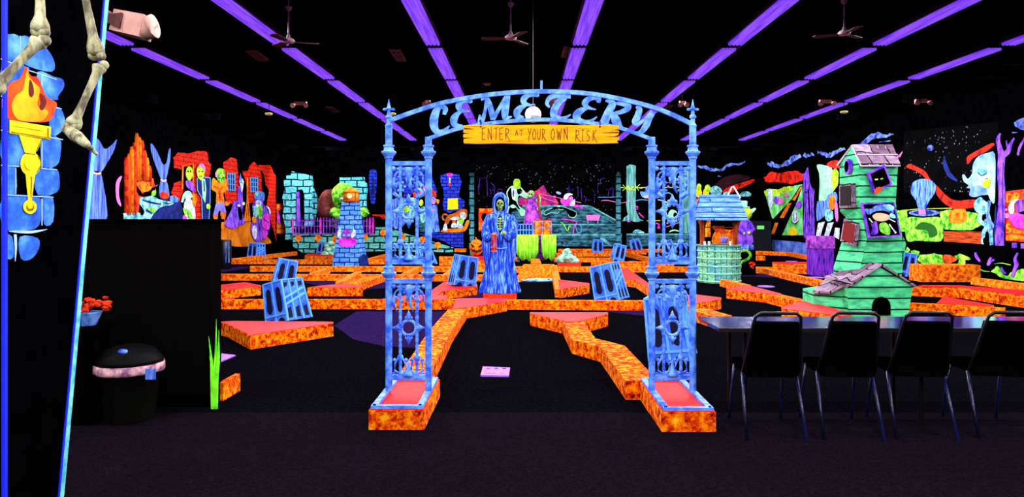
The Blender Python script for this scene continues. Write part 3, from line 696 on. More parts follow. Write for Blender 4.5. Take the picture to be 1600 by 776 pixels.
# hanging skeleton, of which the legs show
YK = 3.0; K = lambda px, py, dy=0: AT(px, py, YK+dy)
Zm = lambda x, y: (x/3.104, y/3.104)
hip = K(88, -110)
sk = thing('hanging_skeleton', 'weathered skeleton hanging from the ceiling, its bent legs dangling before the tower panel', 'skeleton', (hip.x, hip.y, hip.z))
pv = MB()
for s_ in (-1, 1):
    pv.torus((hip.x+s_*.055, hip.y, hip.z), .05, .014, 'y', 14, 6)
    pv.sph((hip.x+s_*.07, hip.y, hip.z+.05), (.06, .02, .05), 10, 6)
pv.box(hip.x-.025, hip.x+.025, hip.y-.02, hip.y+.02, hip.z-.03, hip.z+.06)
build(pv, 'pelvis', m_boneS, sk, smooth=True)
sp = MB()
for k in range(12): sp.lathe((hip.x, hip.y, hip.z+.06+k*.032), [(.012, 0), (.022, .006), (.022, .018), (.012, .026)], 8)
build(sp, 'spine', m_boneS, sk)
rc = MB()
for k in range(5): rc.torus((hip.x, hip.y, hip.z+.25+k*.045), .075-.006*abs(k-2), .007, 'z', 16, 5)
build(rc, 'rib_cage', m_boneS, sk)
sh = MB().sph((hip.x, hip.y, hip.z+.58), (.055, .065, .07), 12, 8).box(hip.x-.03, hip.x+.03, hip.y-.06, hip.y-.01, hip.z+.49, hip.z+.53)
build(sh, 'skull', m_boneS, sk, smooth=True)
build(MB().tube([(hip.x, hip.y, hip.z+.645), (hip.x, hip.y, ZC)], .004, 6), 'hanging_cord', m_gray, sk)
def bone(a, b, r, name='leg_bone'):
    d = b-a; pts = [a+d*t for t in (0, .03, .07, .14, .35, .6, .84, .92, .97, 1)]
    mb = MB().tube(pts, [r*1.1, r*1.8, r*1.7, r*1.15, r*.95, r*.9, r*1.15, r*1.9, r*2.0, r*1.3], 10)
    mb.sph(a+Vector((r*.9, 0, 0)), r*1.3, 8, 6).sph(b+Vector((r*.9, 0, 0)), r*1.35, 8, 6).sph(b-Vector((r*.9, 0, 0)), r*1.3, 8, 6)
    return build(mb, name, m_boneS, sk, smooth=True)
kl = K(*Zm(195, 178)); kr = K(*Zm(470, 270), .05)
bone(hip+Vector((-.07, 0, -.02)), kl+Vector((0, 0, .02)), .018, 'thigh_bone'); bone(hip+Vector((.07, 0, -.02)), kr, .017, 'thigh_bone')
bone(kl-Vector((0, 0, .015)), K(*Zm(-30, 430), -.12), .020, 'shin_bone')
fr_ = K(*Zm(352, 610), -.02); bone(K(*Zm(488, 315), .05), fr_, .016, 'shin_bone')
ft = MB()
e_ = K(*Zm(420, 700), -.16); s0 = K(*Zm(322, 622))
ft.tube([s0, s0+(e_-s0)*.3, (s0+e_)/2, e_], [.02, .024, .026, .016], 8)
for k in range(4):
    o_ = Vector((-.012+.008*k, .01, .014-.01*k)); ft.tube([s0+(e_-s0)*.4+o_*1.4, e_+o_*2.2], [.010, .007], 6)
build(ft, 'foot', m_boneS, sk, smooth=True)

# emergency lamp with cone head
YE = 4.35; E_ = lambda x, y, dy=0: AT(*Zm(x, y), YE+dy)
el = thing('flood_lamp', 'beige box floodlight with a flared cone head at top left beside the tower panel', 'lamp', E_(620, 105))
a, b = E_(545, 55), E_(690, 165)
build(MB().prism([E_(552, 42, -.06), E_(697, 68, -.06), E_(672, 176, -.06), E_(528, 142, -.06)], (0, .14, 0)), 'housing', m_beige, el)
build(MB().tube([E_(668, 150), E_(690, 160), E_(735, 130), E_(748, 128)], [.03, .05, .07, .075], 14).tube([E_(765, 122), E_(690, 188)], .006, 6), 'cone_head', m_beige, el, smooth=True)
build(MB().prism([E_(500, 70, -.08), E_(590, 60, -.08), E_(575, 135, -.08), E_(490, 95, -.08)], (0, .05, 0)), 'bracket', plain('brown_bracket', (95, 55, 50)), el)
build(MB().tube([E_(540, 70), E_(430, -5), E_(380, -60), (E_(380, -60).x, YE, ZC)], .012, 8), 'conduit', plain('pink_grey_conduit', (130, 85, 100)), el)

# ------------------------------------------------------------ beside the partition
yc = 5.25; xc = (203-CX)/F*yc
can = thing('trash_can', 'black round trash can with pale liner in front of the partition wall', 'trash can', (xc, yc, 0))
zr = zp(572, yc)
build(MB().lathe((xc, yc, 0), [(.155, 0), (.165, .02), (.205, zr-.03), (.22, zr-.02), (.22, zr)], 24), 'body', mottled('dark_olive_plastic', (6, 7, 5), (11, 11, 8), 6, .7, .05), can, smooth=True)
build(MB().lathe((xc, yc, 0), [(.232, zr-.035), (.24, zr-.02), (.236, zr+.03), (.226, zr+.032), (.224, zr-.03)], 40, lambda a, z: 1+.02*math.sin(a*9)+.012*math.sin(a*17)), 'liner', mottled('pale_pink_liner', (120, 70, 110), (240, 190, 185), 12, .5), can, 'pale pink bin liner edge', smooth=True)
build(MB().lathe((xc, yc, 0), [(.228, zr+.033), (.225, zr+.06), (.17, zr+.13), (.09, zr+.16), (.01, zr+.165)], 24), 'lid', plain('black_lid_plastic', (5, 5, 5), .6, .06), can, 'black domed lid', smooth=True)
q = AT(192, 549, yc-.21)
build(MB().sph((q.x, q.y, q.z), (.035, .02, .02), 14, 6), 'sticker', m_blue, can, 'blue oval sticker')
q = AT(237, 583, yc-.19)
build(MB().box(q.x-.035, q.x+.035, q.y-.02, q.y-.012, q.z-.04, q.z+.035), 'tag', m_blue, can, 'blue tag')
# pot of red flowers on a dark stand
yf = 5.2; p = AT(136, 503, yf)
st = thing('plant_stand', 'plain black stand behind the tower panel carrying the flower pot', 'stand', (p.x, yf, 0))
zt = zp(508, yf)
build(MB().box(p.x-.16, p.x+.14, yf-.15, yf+.15, zt-.03, zt), 'top', m_black, st)
build(MB().box(p.x-.12, p.x+.10, yf-.12, yf+.12, 0, zt-.03), 'column', m_black, st)
fp = thing('flower_pot', 'blue pot with red flowers on the black stand at left', 'potted plant', (p.x, yf, zt))
build(MB().lathe((p.x, yf, zt), [(.06, 0), (.065, .01), (.10, .095), (.105, .10), (.095, .10)], 18), 'pot', m_blue, fp, smooth=True)
fl = MB(); r_ = random.Random(5)
for k in range(26):
    a = r_.uniform(0, 6.28); rr = r_.uniform(.02, .14); c_ = (p.x+.03+rr*math.cos(a), yf+rr*math.sin(a)*.7, zt+.15+r_.uniform(-.02, .06)-rr*.1)
    for j in range(4): fl.sph((c_[0]+r_.uniform(-.012, .012), c_[1]+r_.uniform(-.012, .012), c_[2]+r_.uniform(-.01, .01)), (.02, .018, .012), 7, 4)
build(fl, 'flowers', m_red, fp, 'red blossoms')
sm_ = MB()
for k in range(7): sm_.tube([(p.x, yf, zt+.09), (p.x+.03+.06*math.cos(k), yf+.05*math.sin(k), zt+.17)], .004, 5)
build(sm_, 'stems', plain('dark_green_stems', (10, 40, 15)), fp)
# neon grass tuft
g0 = AT(336, 600, 5.72); gt = thing('grass_tuft', 'neon green artificial grass blades at the corner of the partition', 'artificial grass', (g0.x+.03, 5.95, 0))
for (xb, yb_, xt, yt) in ((333,604,338,498), (331,600,326,525), (335,603,327,556), (337,600,342,515), (339,590,340,540), (332,590,331,566)):
    a, b = AT(xb, yb_, 5.55), AT(xt, yt, 5.55); m_ = (a+b)/2+Vector((.01, 0, 0))
    a0 = Vector((a.x, a.y, a.z))
    build(MB().tube([Vector((a.x, a.y, 0)), a0, m_, b], [.008, .013, .011, .001], 6), 'grass_blade', mottled('neon_grass', (60, 200, 20), (130, 255, 40), 8) if xb == 333 else bpy.data.materials['neon_grass'], gt)
# black barrel far left
yb_ = 21.0; xb = (351-CX)/F*yb_
t = thing('barrel', 'black barrel with painted-on blue side reflections far left beyond the partition end', 'barrel', (xb, yb_, 0))
build(MB().lathe((xb, yb_, 0), [(.17, 0), (.19, .03), (.19, .84), (.17, .88)], 18), 'body', m_blackgloss, t, smooth=True)
sb = MB()  # blue reflections on the black side, modelled as coloured strips
for a in (-1.0, -.5, -2.2): sb.box(xb+.192*math.cos(a)-.012, xb+.192*math.cos(a)+.012, yb_+.192*math.sin(a)-.012, yb_+.192*math.sin(a), .2, .82)
build(sb, 'reflection_strip', m_blue, t, 'blue reflections put on as strips')

# ------------------------------------------------------------ reaper
YR = 13.1; RX = (781-CX)/F*YR; rz0 = .13
R_ = lambda px, py, dy=0: AT(px, py, YR+dy)
rp_ = thing('reaper_statue', 'blue robed skeleton reaper statue holding an hourglass on the red plinth', 'statue', (RX, YR, rz0))
fold = lambda a, z: 1+(.10*math.sin(a*11+z*1.5)+.05*math.sin(a*23+1))*max(0, min(1, (1.45-z)/.8))
def zz(py): return zp(py, YR)
robe = MB()
prof = [(.365, rz0), (.365, rz0+.03), (.31, .35), (.245, .70), (.205, .98), (.185, 1.15), (.205, 1.32), (.235, 1.45), (.215, 1.56), (.14, 1.63), (.09, 1.66)]
n = 66; rs = []
for r, z in prof:
    rs.append([Vector((RX+r*fold(2*math.pi*i/n, z)*math.cos(2*math.pi*i/n), YR+.68*r*fold(2*math.pi*i/n, z)*math.sin(2*math.pi*i/n), z)) for i in range(n)])
robe.rings(rs); build(robe, 'robe', m_robe, rp_, smooth=True)
# open chest with ribs
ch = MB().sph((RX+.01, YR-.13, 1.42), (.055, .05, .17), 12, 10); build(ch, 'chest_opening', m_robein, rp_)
rb = MB()
for k in range(5):
    z = 1.32+.045*k; rb.tube([(RX-.045, YR-.165, z+.012), (RX+.01, YR-.20, z), (RX+.065, YR-.165, z+.012)], .010, 6)
rb.tube([(RX+.01, YR-.19, 1.29), (RX+.01, YR-.19, 1.53)], .012, 6)
build(rb, 'ribs', m_bone, rp_, 'pale green ribs')
# collar folds
cl = MB().tube([(RX-.16, YR-.10, 1.57), (RX-.08, YR-.19, 1.42), (RX-.02, YR-.21, 1.22), (RX, YR-.19, 1.0)], [.035, .03, .025, .015], 8)
cl.tube([(RX+.17, YR-.10, 1.57), (RX+.10, YR-.19, 1.42), (RX+.04, YR-.21, 1.22), (RX, YR-.19, 1.0)], [.035, .03, .025, .015], 8)
build(cl, 'collar_fold', m_robe, rp_, smooth=True)
# hood
hd = MB(); hz = 1.78; n = 20; rs = []
for (y, r, dz) in ((-.15, .125, 0), (-.13, .145, 0), (-.05, .155, .01), (.04, .14, .0), (.10, .09, -.02), (.12, .02, -.03)):
    rs.append([Vector((RX+.01+r*.95*math.cos(2*math.pi*i/n), YR+y, hz+dz+r*1.35*math.sin(2*math.pi*i/n)-(.05 if math.sin(2*math.pi*i/n) < -.3 else 0))) for i in range(n)])
rs = [[p+(Vector((RX+.01, YR+.02, hz))-p)*.22+Vector((0, -.02, 0)) for p in rs[0]]]+rs
v0 = len(hd.v); hd.rings(rs, cap=False); build(hd, 'hood', m_robe, rp_, smooth=True)
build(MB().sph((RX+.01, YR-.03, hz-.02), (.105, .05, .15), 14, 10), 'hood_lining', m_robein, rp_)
sk_ = MB().sph((RX+.01, YR-.10, hz+.0), (.072, .075, .085), 14, 10)
sk_.sph((RX+.01, YR-.125, hz-.085), (.045, .05, .045), 12, 8)
for s_ in (-1, 1): sk_.sph((RX+.01+s_*.045, YR-.145, hz-.035), (.022, .02, .016), 8, 6)
sko = build(sk_, 'skull', m_bone, rp_, smooth=True)
ey = MB()
for s_ in (-1, 1): ey.sph((RX+.01+s_*.029, YR-.163, hz+.005), (.02, .018, .022), 10, 6)
ey.prism([(RX+.002, YR-.18, hz-.035), (RX+.018, YR-.18, hz-.035), (RX+.01, YR-.185, hz-.012)], (0, .02, 0))
for k in range(6): ey.box(RX-.024+k*.012, RX-.02+k*.012, YR-.178, YR-.165, hz-.10, hz-.07)
build(ey, 'eye_socket', plain('black_socket', (4, 6, 8)), rp_, 'dark eye sockets, nose and tooth gaps')
# sleeves and hands
def sleeve(pts, rr):
    mb = MB().tube(pts, rr, 14); return build(mb, 'sleeve', m_robe, rp_, smooth=True)
sleeve([(RX-.17, YR, 1.54), (RX-.25, YR-.06, 1.36), (RX-.25, YR-.14, 1.20), (RX-.20, YR-.22, 1.12)], [.085, .085, .085, .075])
sleeve([(RX+.18, YR, 1.54), (RX+.27, YR-.06, 1.38), (RX+.24, YR-.15, 1.22), (RX+.12, YR-.23, 1.14)], [.085, .09, .095, .07])
for s_, xx in ((-1, RX-.24), (1, RX+.23)):
    n = 18
    mb = MB(); rs = []
    for (z, rx, ry) in ((1.24, .06, .05), (1.08, .085, .06), (.9, .075, .05), (.72, .045, .03), (.60, .01, .01)):
        rs.append([Vector((xx+(rx*(1+.15*math.sin(6*2*math.pi*i/n)))*math.cos(2*math.pi*i/n), YR-.12+ry*math.sin(2*math.pi*i/n), z)) for i in range(n)])
    mb.rings(rs); build(mb, 'sleeve_drape', m_robe, rp_, smooth=True)
def bhand(c, dirv, up):
    c = Vector(c); d = Vector(dirv).normalized(); u = Vector(up).normalized(); s_ = d.cross(u)
    mb = MB().sph(c, (.032, .026, .036), 10, 6)
    for k in range(4):
        o_ = u*(.024-.016*k); L = (.075, .085, .08, .06)[k]
        mb.tube([c+o_, c+o_+d*L*.45+s_*.004, c+o_+d*L*.8-s_*.018, c+o_+d*L*.85-s_*.04], [.009, .009, .0075, .005], 6)
    mb.tube([c+u*.02, c+u*.045+d*.02, c+u*.05+d*.045], [.010, .009, .006], 6)
    return build(mb, 'hand', m_bone, rp_, 'bony green hand', smooth=True)
hl_ = R_(773, 366, -.27); bhand((hl_.x-.02, hl_.y, hl_.z), (1, 0, -.5), (.3, 0, 1))
hr_ = R_(786, 364, -.28); bhand((hr_.x+.03, hr_.y, hr_.z), (-1, -.1, -.1), (0, 0, 1))
belt = MB().tube([(RX-.16, YR-.16, .98), (RX, YR-.21, .955), (RX+.14, YR-.17, .97)], .012, 8); build(belt, 'belt', m_blockl, rp_)
# hourglass in its hand
hg = R_(772, 379, -.30)
t = thing('hourglass', 'red and orange framed hourglass held by the reaper statue', 'hourglass', (hg.x, hg.y, hg.z-.16))
hm = MB().lathe((hg.x, hg.y, hg.z), [(.055, -.16), (.055, -.14)], 12).lathe((hg.x, hg.y, hg.z), [(.055, .14), (.055, .16)], 12)
build(hm, 'end_plates', mottled('coral_paint', (225, 50, 40), (255, 110, 90), 20), t)
for a in range(3): build(MB().tube([(hg.x+.046*math.cos(a*2.1+.5), hg.y+.046*math.sin(a*2.1+.5), hg.z-.14), (hg.x+.046*math.cos(a*2.1+.5), hg.y+.046*math.sin(a*2.1+.5), hg.z+.14)], .006, 6), 'rod', bpy.data.materials['coral_paint'], t)
build(MB().lathe((hg.x, hg.y, hg.z), [(.034, -.138), (.036, -.10), (.03, -.05), (.006, 0), (.03, .05), (.036, .10), (.034, .138)], 12), 'glass_bulb', mottled('dull_red_glass', (90, 15, 10), (200, 70, 50), 25, .2, .5), t, smooth=True)

# ------------------------------------------------------------ lighthouse
YL = 22.3; Lh = lambda px, py, dy=0: AT(px, py, YL+dy)
lx = Lh(541, 400).x
lh = thing('lighthouse', 'pale blue brick miniature lighthouse with orange lamp and a horned troll face', 'lighthouse', (Lh(545, 415).x, YL+.4, 0))
b0 = [Lh(519, 415), Lh(559, 415), Lh(574, 414, .7), Lh(533, 413, .9)]; t0 = [Lh(534, 315), Lh(557, 315), Lh(562, 315, .3), Lh(538, 315, .4)]
for v in b0: v.z = 0
build(MB().rings([b0, [a+(b-a)*.5 for a, b in zip(b0, t0)], t0]), 'tower', m_lhbr, lh)
build(MB().prism([b0[1]+Vector((.06, .05, .02)), b0[1]+Vector((.24, .5, .02)), b0[1]+Vector((.19, .45, .33)), b0[1]+Vector((.12, .25, .38)), b0[1]+Vector((.04, .05, .30))], (.012, -.01, 0)), 'door', m_navy, lh, 'dark blue door')
cz = zp(315, YL); cx_ = Lh(547, 300).x; yy = YL+.17
build(MB().lathe((cx_, yy, cz), [(.27, 0), (.28, .03), (.24, .05)], 16), 'gallery', m_wood, lh)
lam = MB().lathe((cx_, yy, cz), [(.235, .05), (.235, .30)], 14); build(lam, 'lamp_room', mottled('amber_lamp_glass', (200, 75, 0), (255, 150, 30), 4, .3, .5), lh, 'amber lamp room', smooth=True)
fr_l = MB()
for k in range(8): fr_l.tube([(cx_+.24*math.cos(k*.785), yy+.24*math.sin(k*.785), cz+.05), (cx_+.24*math.cos(k*.785), yy+.24*math.sin(k*.785), cz+.3)], .010, 5)
build(fr_l, 'lamp_frame', m_wood, lh)
build(MB().lathe((cx_, yy, cz), [(.27, .30), (.25, .34), (.12, .42), (.02, .46)], 16), 'roof_cap', m_orange, lh, smooth=True)
build(MB().sph((cx_, yy-.235, cz+.18), .07, 10, 8), 'bulb', m_lampglow, lh, 'glowing warm bulb', smooth=True)
PF = WY(YL-.02); Zl = lambda pts: Z(440, 255, 4.85, pts)
fc = WY(YL+.0)
piece(lh, fc, 'troll_face', m_magenta, [sm(Zl([(430,590),(450,565),(510,560),(560,572),(565,600),(545,625),(480,632),(440,615)]))], 2, 'magenta beard', th=.12)
piece(lh, fc, 'troll_face', m_purple, [sm(Zl([(455,565),(460,520),(490,500),(525,515),(535,560),(495,570)]))], 3, 'purple troll head', th=.14)
piece(lh, fc, 'horn', m_white, [sm(Zl([(452,570),(430,560),(428,520),(445,490),(448,520),(460,545)])), sm(Zl([(535,565),(558,550),(560,520),(545,495),(540,520),(528,545)]))], 3, 'white curved horns', th=.14)
piece(lh, fc, 'eyes', m_blockl, [Zl(ell(475, 545, 12, 10)), Zl(ell(512, 545, 12, 10))], 5)

# ------------------------------------------------------------ wishing well
YW = 16.8; wx = (1123.5-CX)/F*YW
well = thing('wishing_well', 'round green blue stave wishing well with pale blue plank roof and hanging bucket', 'wishing well', (wx, YW, 0))
zw = zp(383, YW-.5)
build(MB().lathe((wx, YW, 0), [(.50, 0), (.50, zw-.03), (.44, zw-.03), (.44, 0)], 36, lambda a, z: 1), 'stave_wall', m_wellb, well)
hp = MB()
for k in range(5): hp.lathe((wx, YW, .02+k*zw/5), [(.505, 0), (.517, .01), (.517, .025), (.505, .035)], 36)
build(hp, 'hoop', mottled('pale_green_hoop', (110, 190, 160), (170, 235, 190), 6), well)
build(MB().lathe((wx, YW, zw-.03), [(.53, 0), (.53, .03), (.43, .03), (.43, 0)], 36), 'rim', mottled('grey_green_rim', (70, 120, 110), (120, 180, 160), 6), well)
ze = zp(342, YW-.3); zk = zp(306, YW)
for sx in (-1, 1):
    x = wx+sx*.40
    build(MB().box(x-.045, x+.045, YW-.045, YW+.045, zw-.2, ze+.02).prism([(x-.04, YW-.05, ze-.25), (x+.04, YW-.05, ze-.25), (x+.12, YW-.05, ze), (x-.12, YW-.05, ze)], (0, .04, 0)), 'post', m_wood, well)
rf = MB(); zr_ = zk; hw = .54
for sy in (-1, 1):
    rf.prism([(wx-hw, YW+sy*.46, ze-.03), (wx+hw, YW+sy*.46, ze-.03), (wx+hw*.86, YW, zr_), (wx-hw*.86, YW, zr_)], (0, 0, .035))
build(rf, 'roof', m_wellroof, well)
rl = MB()
for k in range(1, 6):
    f_ = k/6; y = YW-.46*(1-f_)-.004; z = ze-.03+(zr_-ze+.03)*f_+.036; rl.box(wx-hw*(1-.14*f_), wx+hw*(1-.14*f_), y-.006, y+.006, z-.004, z+.004)
build(rl, 'roof_seam', m_blue, well)
gb = MB()
for sx in (-1, 1): gb.prism([(wx+sx*.5, YW-.42, ze-.02), (wx+sx*.5, YW+.42, ze-.02), (wx+sx*.45, YW, zr_-.01)], (-sx*.02, 0, 0))
build(gb, 'gable', m_wellroof, well)
build(MB().tube([(wx-.46, YW, ze-.2), (wx+.46, YW, ze-.2)], .014, 8).tube([(wx-.1, YW, ze-.2), (wx+.12, YW, ze-.2)], .04, 10), 'windlass', m_wood, well)
build(MB().tube([(wx+.12, YW, ze-.2), (wx+.12, YW, ze-.42)], .010, 6), 'rope', m_tan, well)
build(MB().lathe((wx+.12, YW, ze-.58), [(.07, 0), (.10, .13), (.105, .15), (.09, .15)], 14), 'bucket', mottled('lilac_bucket', (130, 110, 230), (180, 160, 255), 9), well, 'lilac bucket', smooth=True)
build(MB().tube([AT(1137, 306, YW), AT(1143, 293, YW), AT(1146, 291, YW), AT(1157, 309, YW-.2)], .018, 6), 'handle', m_white, well, 'white bent handle on the roof')
for px in (1101, 1108, 1141): 
    q = AT(px, 378, YW-.47)
    tag(build(MB().lathe((q.x, YW-.47, zw), [(.022, 0), (.03, .07), (.027, .09), (.02, .09)], 10), 'cup', m_white), {1101: 'white cup at the far left of the well rim', 1108: 'white cup second from left on the well rim', 1141: 'white cup below the bucket on the right of the well rim'}[px], 'cup', 'cups on the well rim')

# goblin on the question mark box
YO = 18.6; O_ = lambda px, py, dy=0: AT(px, py, YO+dy)
x0, x1 = O_(1154, 400).x, O_(1181, 400).x; zb_ = zp(391, YO)
bx = thing('question_box', 'black box with a neon green question mark beside the well', 'box', ((x0+x1)/2, YO+.3, 0))
build(MB().box(x0, x1, YO, YO+.55, 0, zb_), 'box', m_black, bx)
PO = WY(YO); Zi = lambda p: Z(1080, 240, 4.31, p)
piece(bx, PO, 'question_mark', m_green, [stroke(Zi([(322,672,12),(335,655,15),(370,652,17),(398,675,17),(385,705,17),(345,725,16),(328,745,14)])), Zi(ell(330, 765, 8, 7))], 1, 'neon green question mark')
piece(bx, PO, 'question_mark', m_red, [stroke(Zi([(388,740,12),(410,732,14),(425,745,12),(400,758,12),(420,768,12)]))], 1, 'red question mark')
piece(bx, PO, 'question_mark', m_blue, [stroke(Zi([(398,630,7),(410,628,8),(415,640,7),(402,645,5)]))], 1, 'blue question mark')
gx_ = O_(1167, 370).x
gob = thing('goblin_statue', 'goblin statue with yellow green head and violet robe standing on the question mark box', 'statue', (gx_, YO+.25, zb_))
yy = YO+.25
build(MB().lathe((gx_, yy, zb_), [(.20, 0), (.215, .1), (.19, .14), (.235, .18), (.22, .28), (.16, .5), (.17, .62), (.12, .68)], 24, lambda a, z: 1+.06*math.sin(7*a)), 'robe', m_violet, gob, smooth=True)
build(MB().lathe((gx_, yy, zb_), [(.225, .02), (.235, .05), (.225, .12), (.21, .12)], 24, lambda a, z: 1+.04*math.sin(9*a)), 'hem', m_blue, gob, 'blue hem')
hz_ = zb_+.80
build(MB().sph((gx_, yy, hz_), (.20, .2, .17), 14, 10).sph((gx_-.14, yy-.12, hz_-.06), (.13, .11, .10), 10, 7).sph((gx_-.23, yy-.15, hz_-.1), (.07, .06, .05), 8, 6), 'head', m_ygreen, gob, smooth=True)
for sx in (1,): build(MB().tube([(gx_+.15, yy, hz_+.02), (gx_+.28, yy, hz_+.1), (gx_+.31, yy, hz_+.12)], [.06, .03, .005], 7), 'ear', m_pgreen, gob)
build(MB().lathe((gx_-.03, yy, hz_+.13), [(.17, 0), (.17, .02), (.11, .03), (.12, .14), (.10, .15)], 16), 'hat', m_tealL, gob, 'pale hat', smooth=True)
for s_ in (-1, 1): build(MB().tube([(gx_+s_*.12, yy-.05, zb_+.6), (gx_+s_*.19, yy-.14, zb_+.45), (gx_+s_*.08, yy-.22, zb_+.38)], [.06, .06, .045], 8), 'arm', m_violet, gob, smooth=True)
build(MB().sph((gx_-.07, yy-.22, zb_+.37), .035, 8, 6).sph((gx_+.06, yy-.22, zb_+.38), .035, 8, 6), 'hands', m_ygreen, gob)
gob.scale = (1.05, 1.05, 1.22)
build(MB().sph((gx_-.16, yy-.22, hz_-.03), (.022, .015, .02), 8, 5).sph((gx_-.06, yy-.205, hz_+.02), (.022, .015, .02), 8, 5), 'eyes', m_yel, gob)

# ------------------------------------------------------------ crooked house
U = lambda x, y, Y: AT(1250+x/2.675, 210+y/2.675, Y)
ho = thing('crooked_house', 'tall crooked mint green board house with purple grey shingle roofs', 'play house', (U(330, 600, 11).x, 11.2, 0))
def quad_tower(levels, name):
    rs = []
    for (l, f, r) in levels:
        L_, F_, R__ = U(l[0], l[1], 11.5), U(f[0], f[1], 10.9), U(r[0], r[1], 11.0)
        B_ = L_+R__-F_; B_.y = 12.0; B_.z = L_.z; rs.append([L_, F_, R__, B_])
    return build(MB().rings(rs), name, m_houseg, ho)
quad_tower([((140,590),(245,592),(425,592)), ((140,555),(246,575),(428,560)), ((180,432),(280,440),(443,455))], 'lower_storey')
quad_tower([((180,432),(280,440),(443,455)), ((190,345),(262,350),(420,400)), ((168,322),(250,292),(400,285))], 'middle_storey')
quad_tower([((168,322),(250,292),(400,285)), ((165,118),(246,118),(410,120))], 'upper_storey')
# gable and roof of the tower
Lp, Fp, Rp, Pk, Pr = U(163,120,11.5), U(252,120,10.85), U(413,120,10.95), U(215,52,11.2), U(385,52,11.3)
Bp = Lp+Rp-Fp; Bp.y = 12.0
build(MB().add([Lp, Fp, Pk], [(0, 1, 2)]).prism([Lp+Vector((0, .03, 0)), Fp+Vector((0, .03, 0)), Pk+Vector((0, .03, 0))], (0, -.02, 0)), 'gable', m_houseg, ho)
dn = Vector((0, -.03, -.045))
rr = MB().prism([Fp+dn, Rp+dn, Pr, Pk], (0, -.012, .04)); build(rr, 'roof', m_roofsh, ho)
build(MB().prism([Lp+Vector((-.03, .02, -.04)), Pk, Pr, Bp], (0, .01, .03)), 'roof', m_roofsh, ho)
rt = MB().tube([Lp+Vector((-.03, 0, -.04)), Pk+Vector((0, -.02, .02)), Fp+dn], .014, 6).tube([Pk+Vector((0, -.02, .02)), Pr+Vector((0, 0, .02)), Rp+dn, Fp+dn], .012, 6)
mid1, mid2 = (Pk+Fp)/2+Vector((0, -.06, .0)), (Pr+Rp)/2+Vector((0, -.06, 0)); rt.tube([mid1, mid2], .012, 6)
for q in range(1, 5): rt.tube([Pk.lerp(Pr, q/5)+Vector((0, -.03, .02)), (Fp+dn).lerp(Rp+dn, q/5)+Vector((0, -.02, .01))], .006, 5)
build(rt, 'roof_trim', plain('pale_grey_trim', (200, 190, 205)), ho)
build(MB().tube([U(395, 95, 11.1), U(415, 92, 11.1), U(428, 72, 11.1)], [.02, .018, .004], 7), 'roof_hook', m_pink, ho)
# base house
YBH = 10.6
g1 = [U(205,752,YBH), U(450,755,YBH), U(472,634,YBH), U(335,556,YBH), U(195,632,YBH)]
for v in g1[:2]: v.z = 0.0
build(MB().prism(g1, (0, .75, 0)), 'base_house', m_houseg, ho)
rt = MB(); pk = U(335, 548, YBH); e1, e2_ = U(190, 638, YBH), U(478, 638, YBH)
rt.prism([pk+Vector((0, -.05, 0)), e2_+Vector((0, -.05, 0)), e2_+Vector((0, .78, 0)), pk+Vector((0, .78, 0))], (0, 0, .035))
rt.prism([pk+Vector((0, -.05, 0)), e1+Vector((0, -.05, 0)), e1+Vector((0, .78, 0)), pk+Vector((0, .78, 0))], (0, 0, .035))
build(rt, 'base_roof', m_roofsh, ho)
w1 = [U(57,748,11.0), U(185,748,10.75), U(185,640,10.75), U(57,657,11.0)]
for v in w1[:2]: v.z = 0
build(MB().prism(w1, (.05, .55, 0)), 'side_shed', m_houseg, ho)
build(MB().prism([U(52,662,10.95), U(125,664,10.72), U(190,632,10.66), U(125,592,11.35)], (0, 0, .03)).prism([U(102,600,10.9), U(215,632,10.5), U(300,585,10.7), U(150,585,11.3)], (0, 0, .03)), 'shed_roof', m_roofsh, ho)
PB = WY(YBH)
arch = [(300,755),(300,715),(306,695),(320,682),(340,677),(360,683),(373,697),(378,715),(378,755)]
piece(ho, PB, 'door_opening', m_black, [Z(1250, 210, 2.675, arch)], 0, 'black arched door opening')
def hframe(pts, Ys, inner, mat_in, label, extra=None, mat_fr=None, name='house_window'):
    A = [U(x, y, Y_) for (x, y), Y_ in zip(pts, Ys)]; c_ = sum(A, Vector())/4
    n_ = (A[1]-A[0]).cross(A[3]-A[0]).normalized()
    if n_.dot(Vector((0, 0, H))-c_+Vector((0, 0, 0))) < 0: n_ = -n_
    IN = [c_+(p-c_)*inner for p in A]
    f_ = build(MB().prism([p+n_*.035 for p in A], -n_*.05), name, mat_fr or m_roofsh, ho, label)
    build(MB().prism([p+n_*.042 for p in IN], -n_*.008), 'pane', mat_in, f_)
    return c_, n_, IN, f_
hframe([(172,208),(228,202),(230,305),(173,308)], (11.4,11.0,11.0,11.4), .80, plain('dark_pane', (14, 6, 10)), 'grey framed window on the left side')
hframe([(192,352),(248,370),(236,468),(176,448)], (11.38,11.0,11.0,11.4), .80, m_dkred, 'tilted window with dark red pane')
c_, n_, IN, f_ = hframe([(280,160),(350,128),(382,208),(305,245)], (10.86,)*4, .80, m_black, 'tilted violet window with peering eyes', mat_fr=m_violet)
PW = WY(10.80)
piece(f_ and ho, PW, 'peering_eyes', m_ygreen, [Z(1250,210,2.675,[(312,186),(325,184),(324,190),(313,191)]), Z(1250,210,2.675,[(335,184),(346,181),(345,187),(336,188)])], 0, 'yellow green eyes in the tilted window')
piece(ho, PW, 'tongue', m_red, [sm(Z(1250,210,2.675,[(312,232),(325,220),(342,222),(336,236),(320,248),(310,244)]))], 0, 'red tongue hanging out of the window')
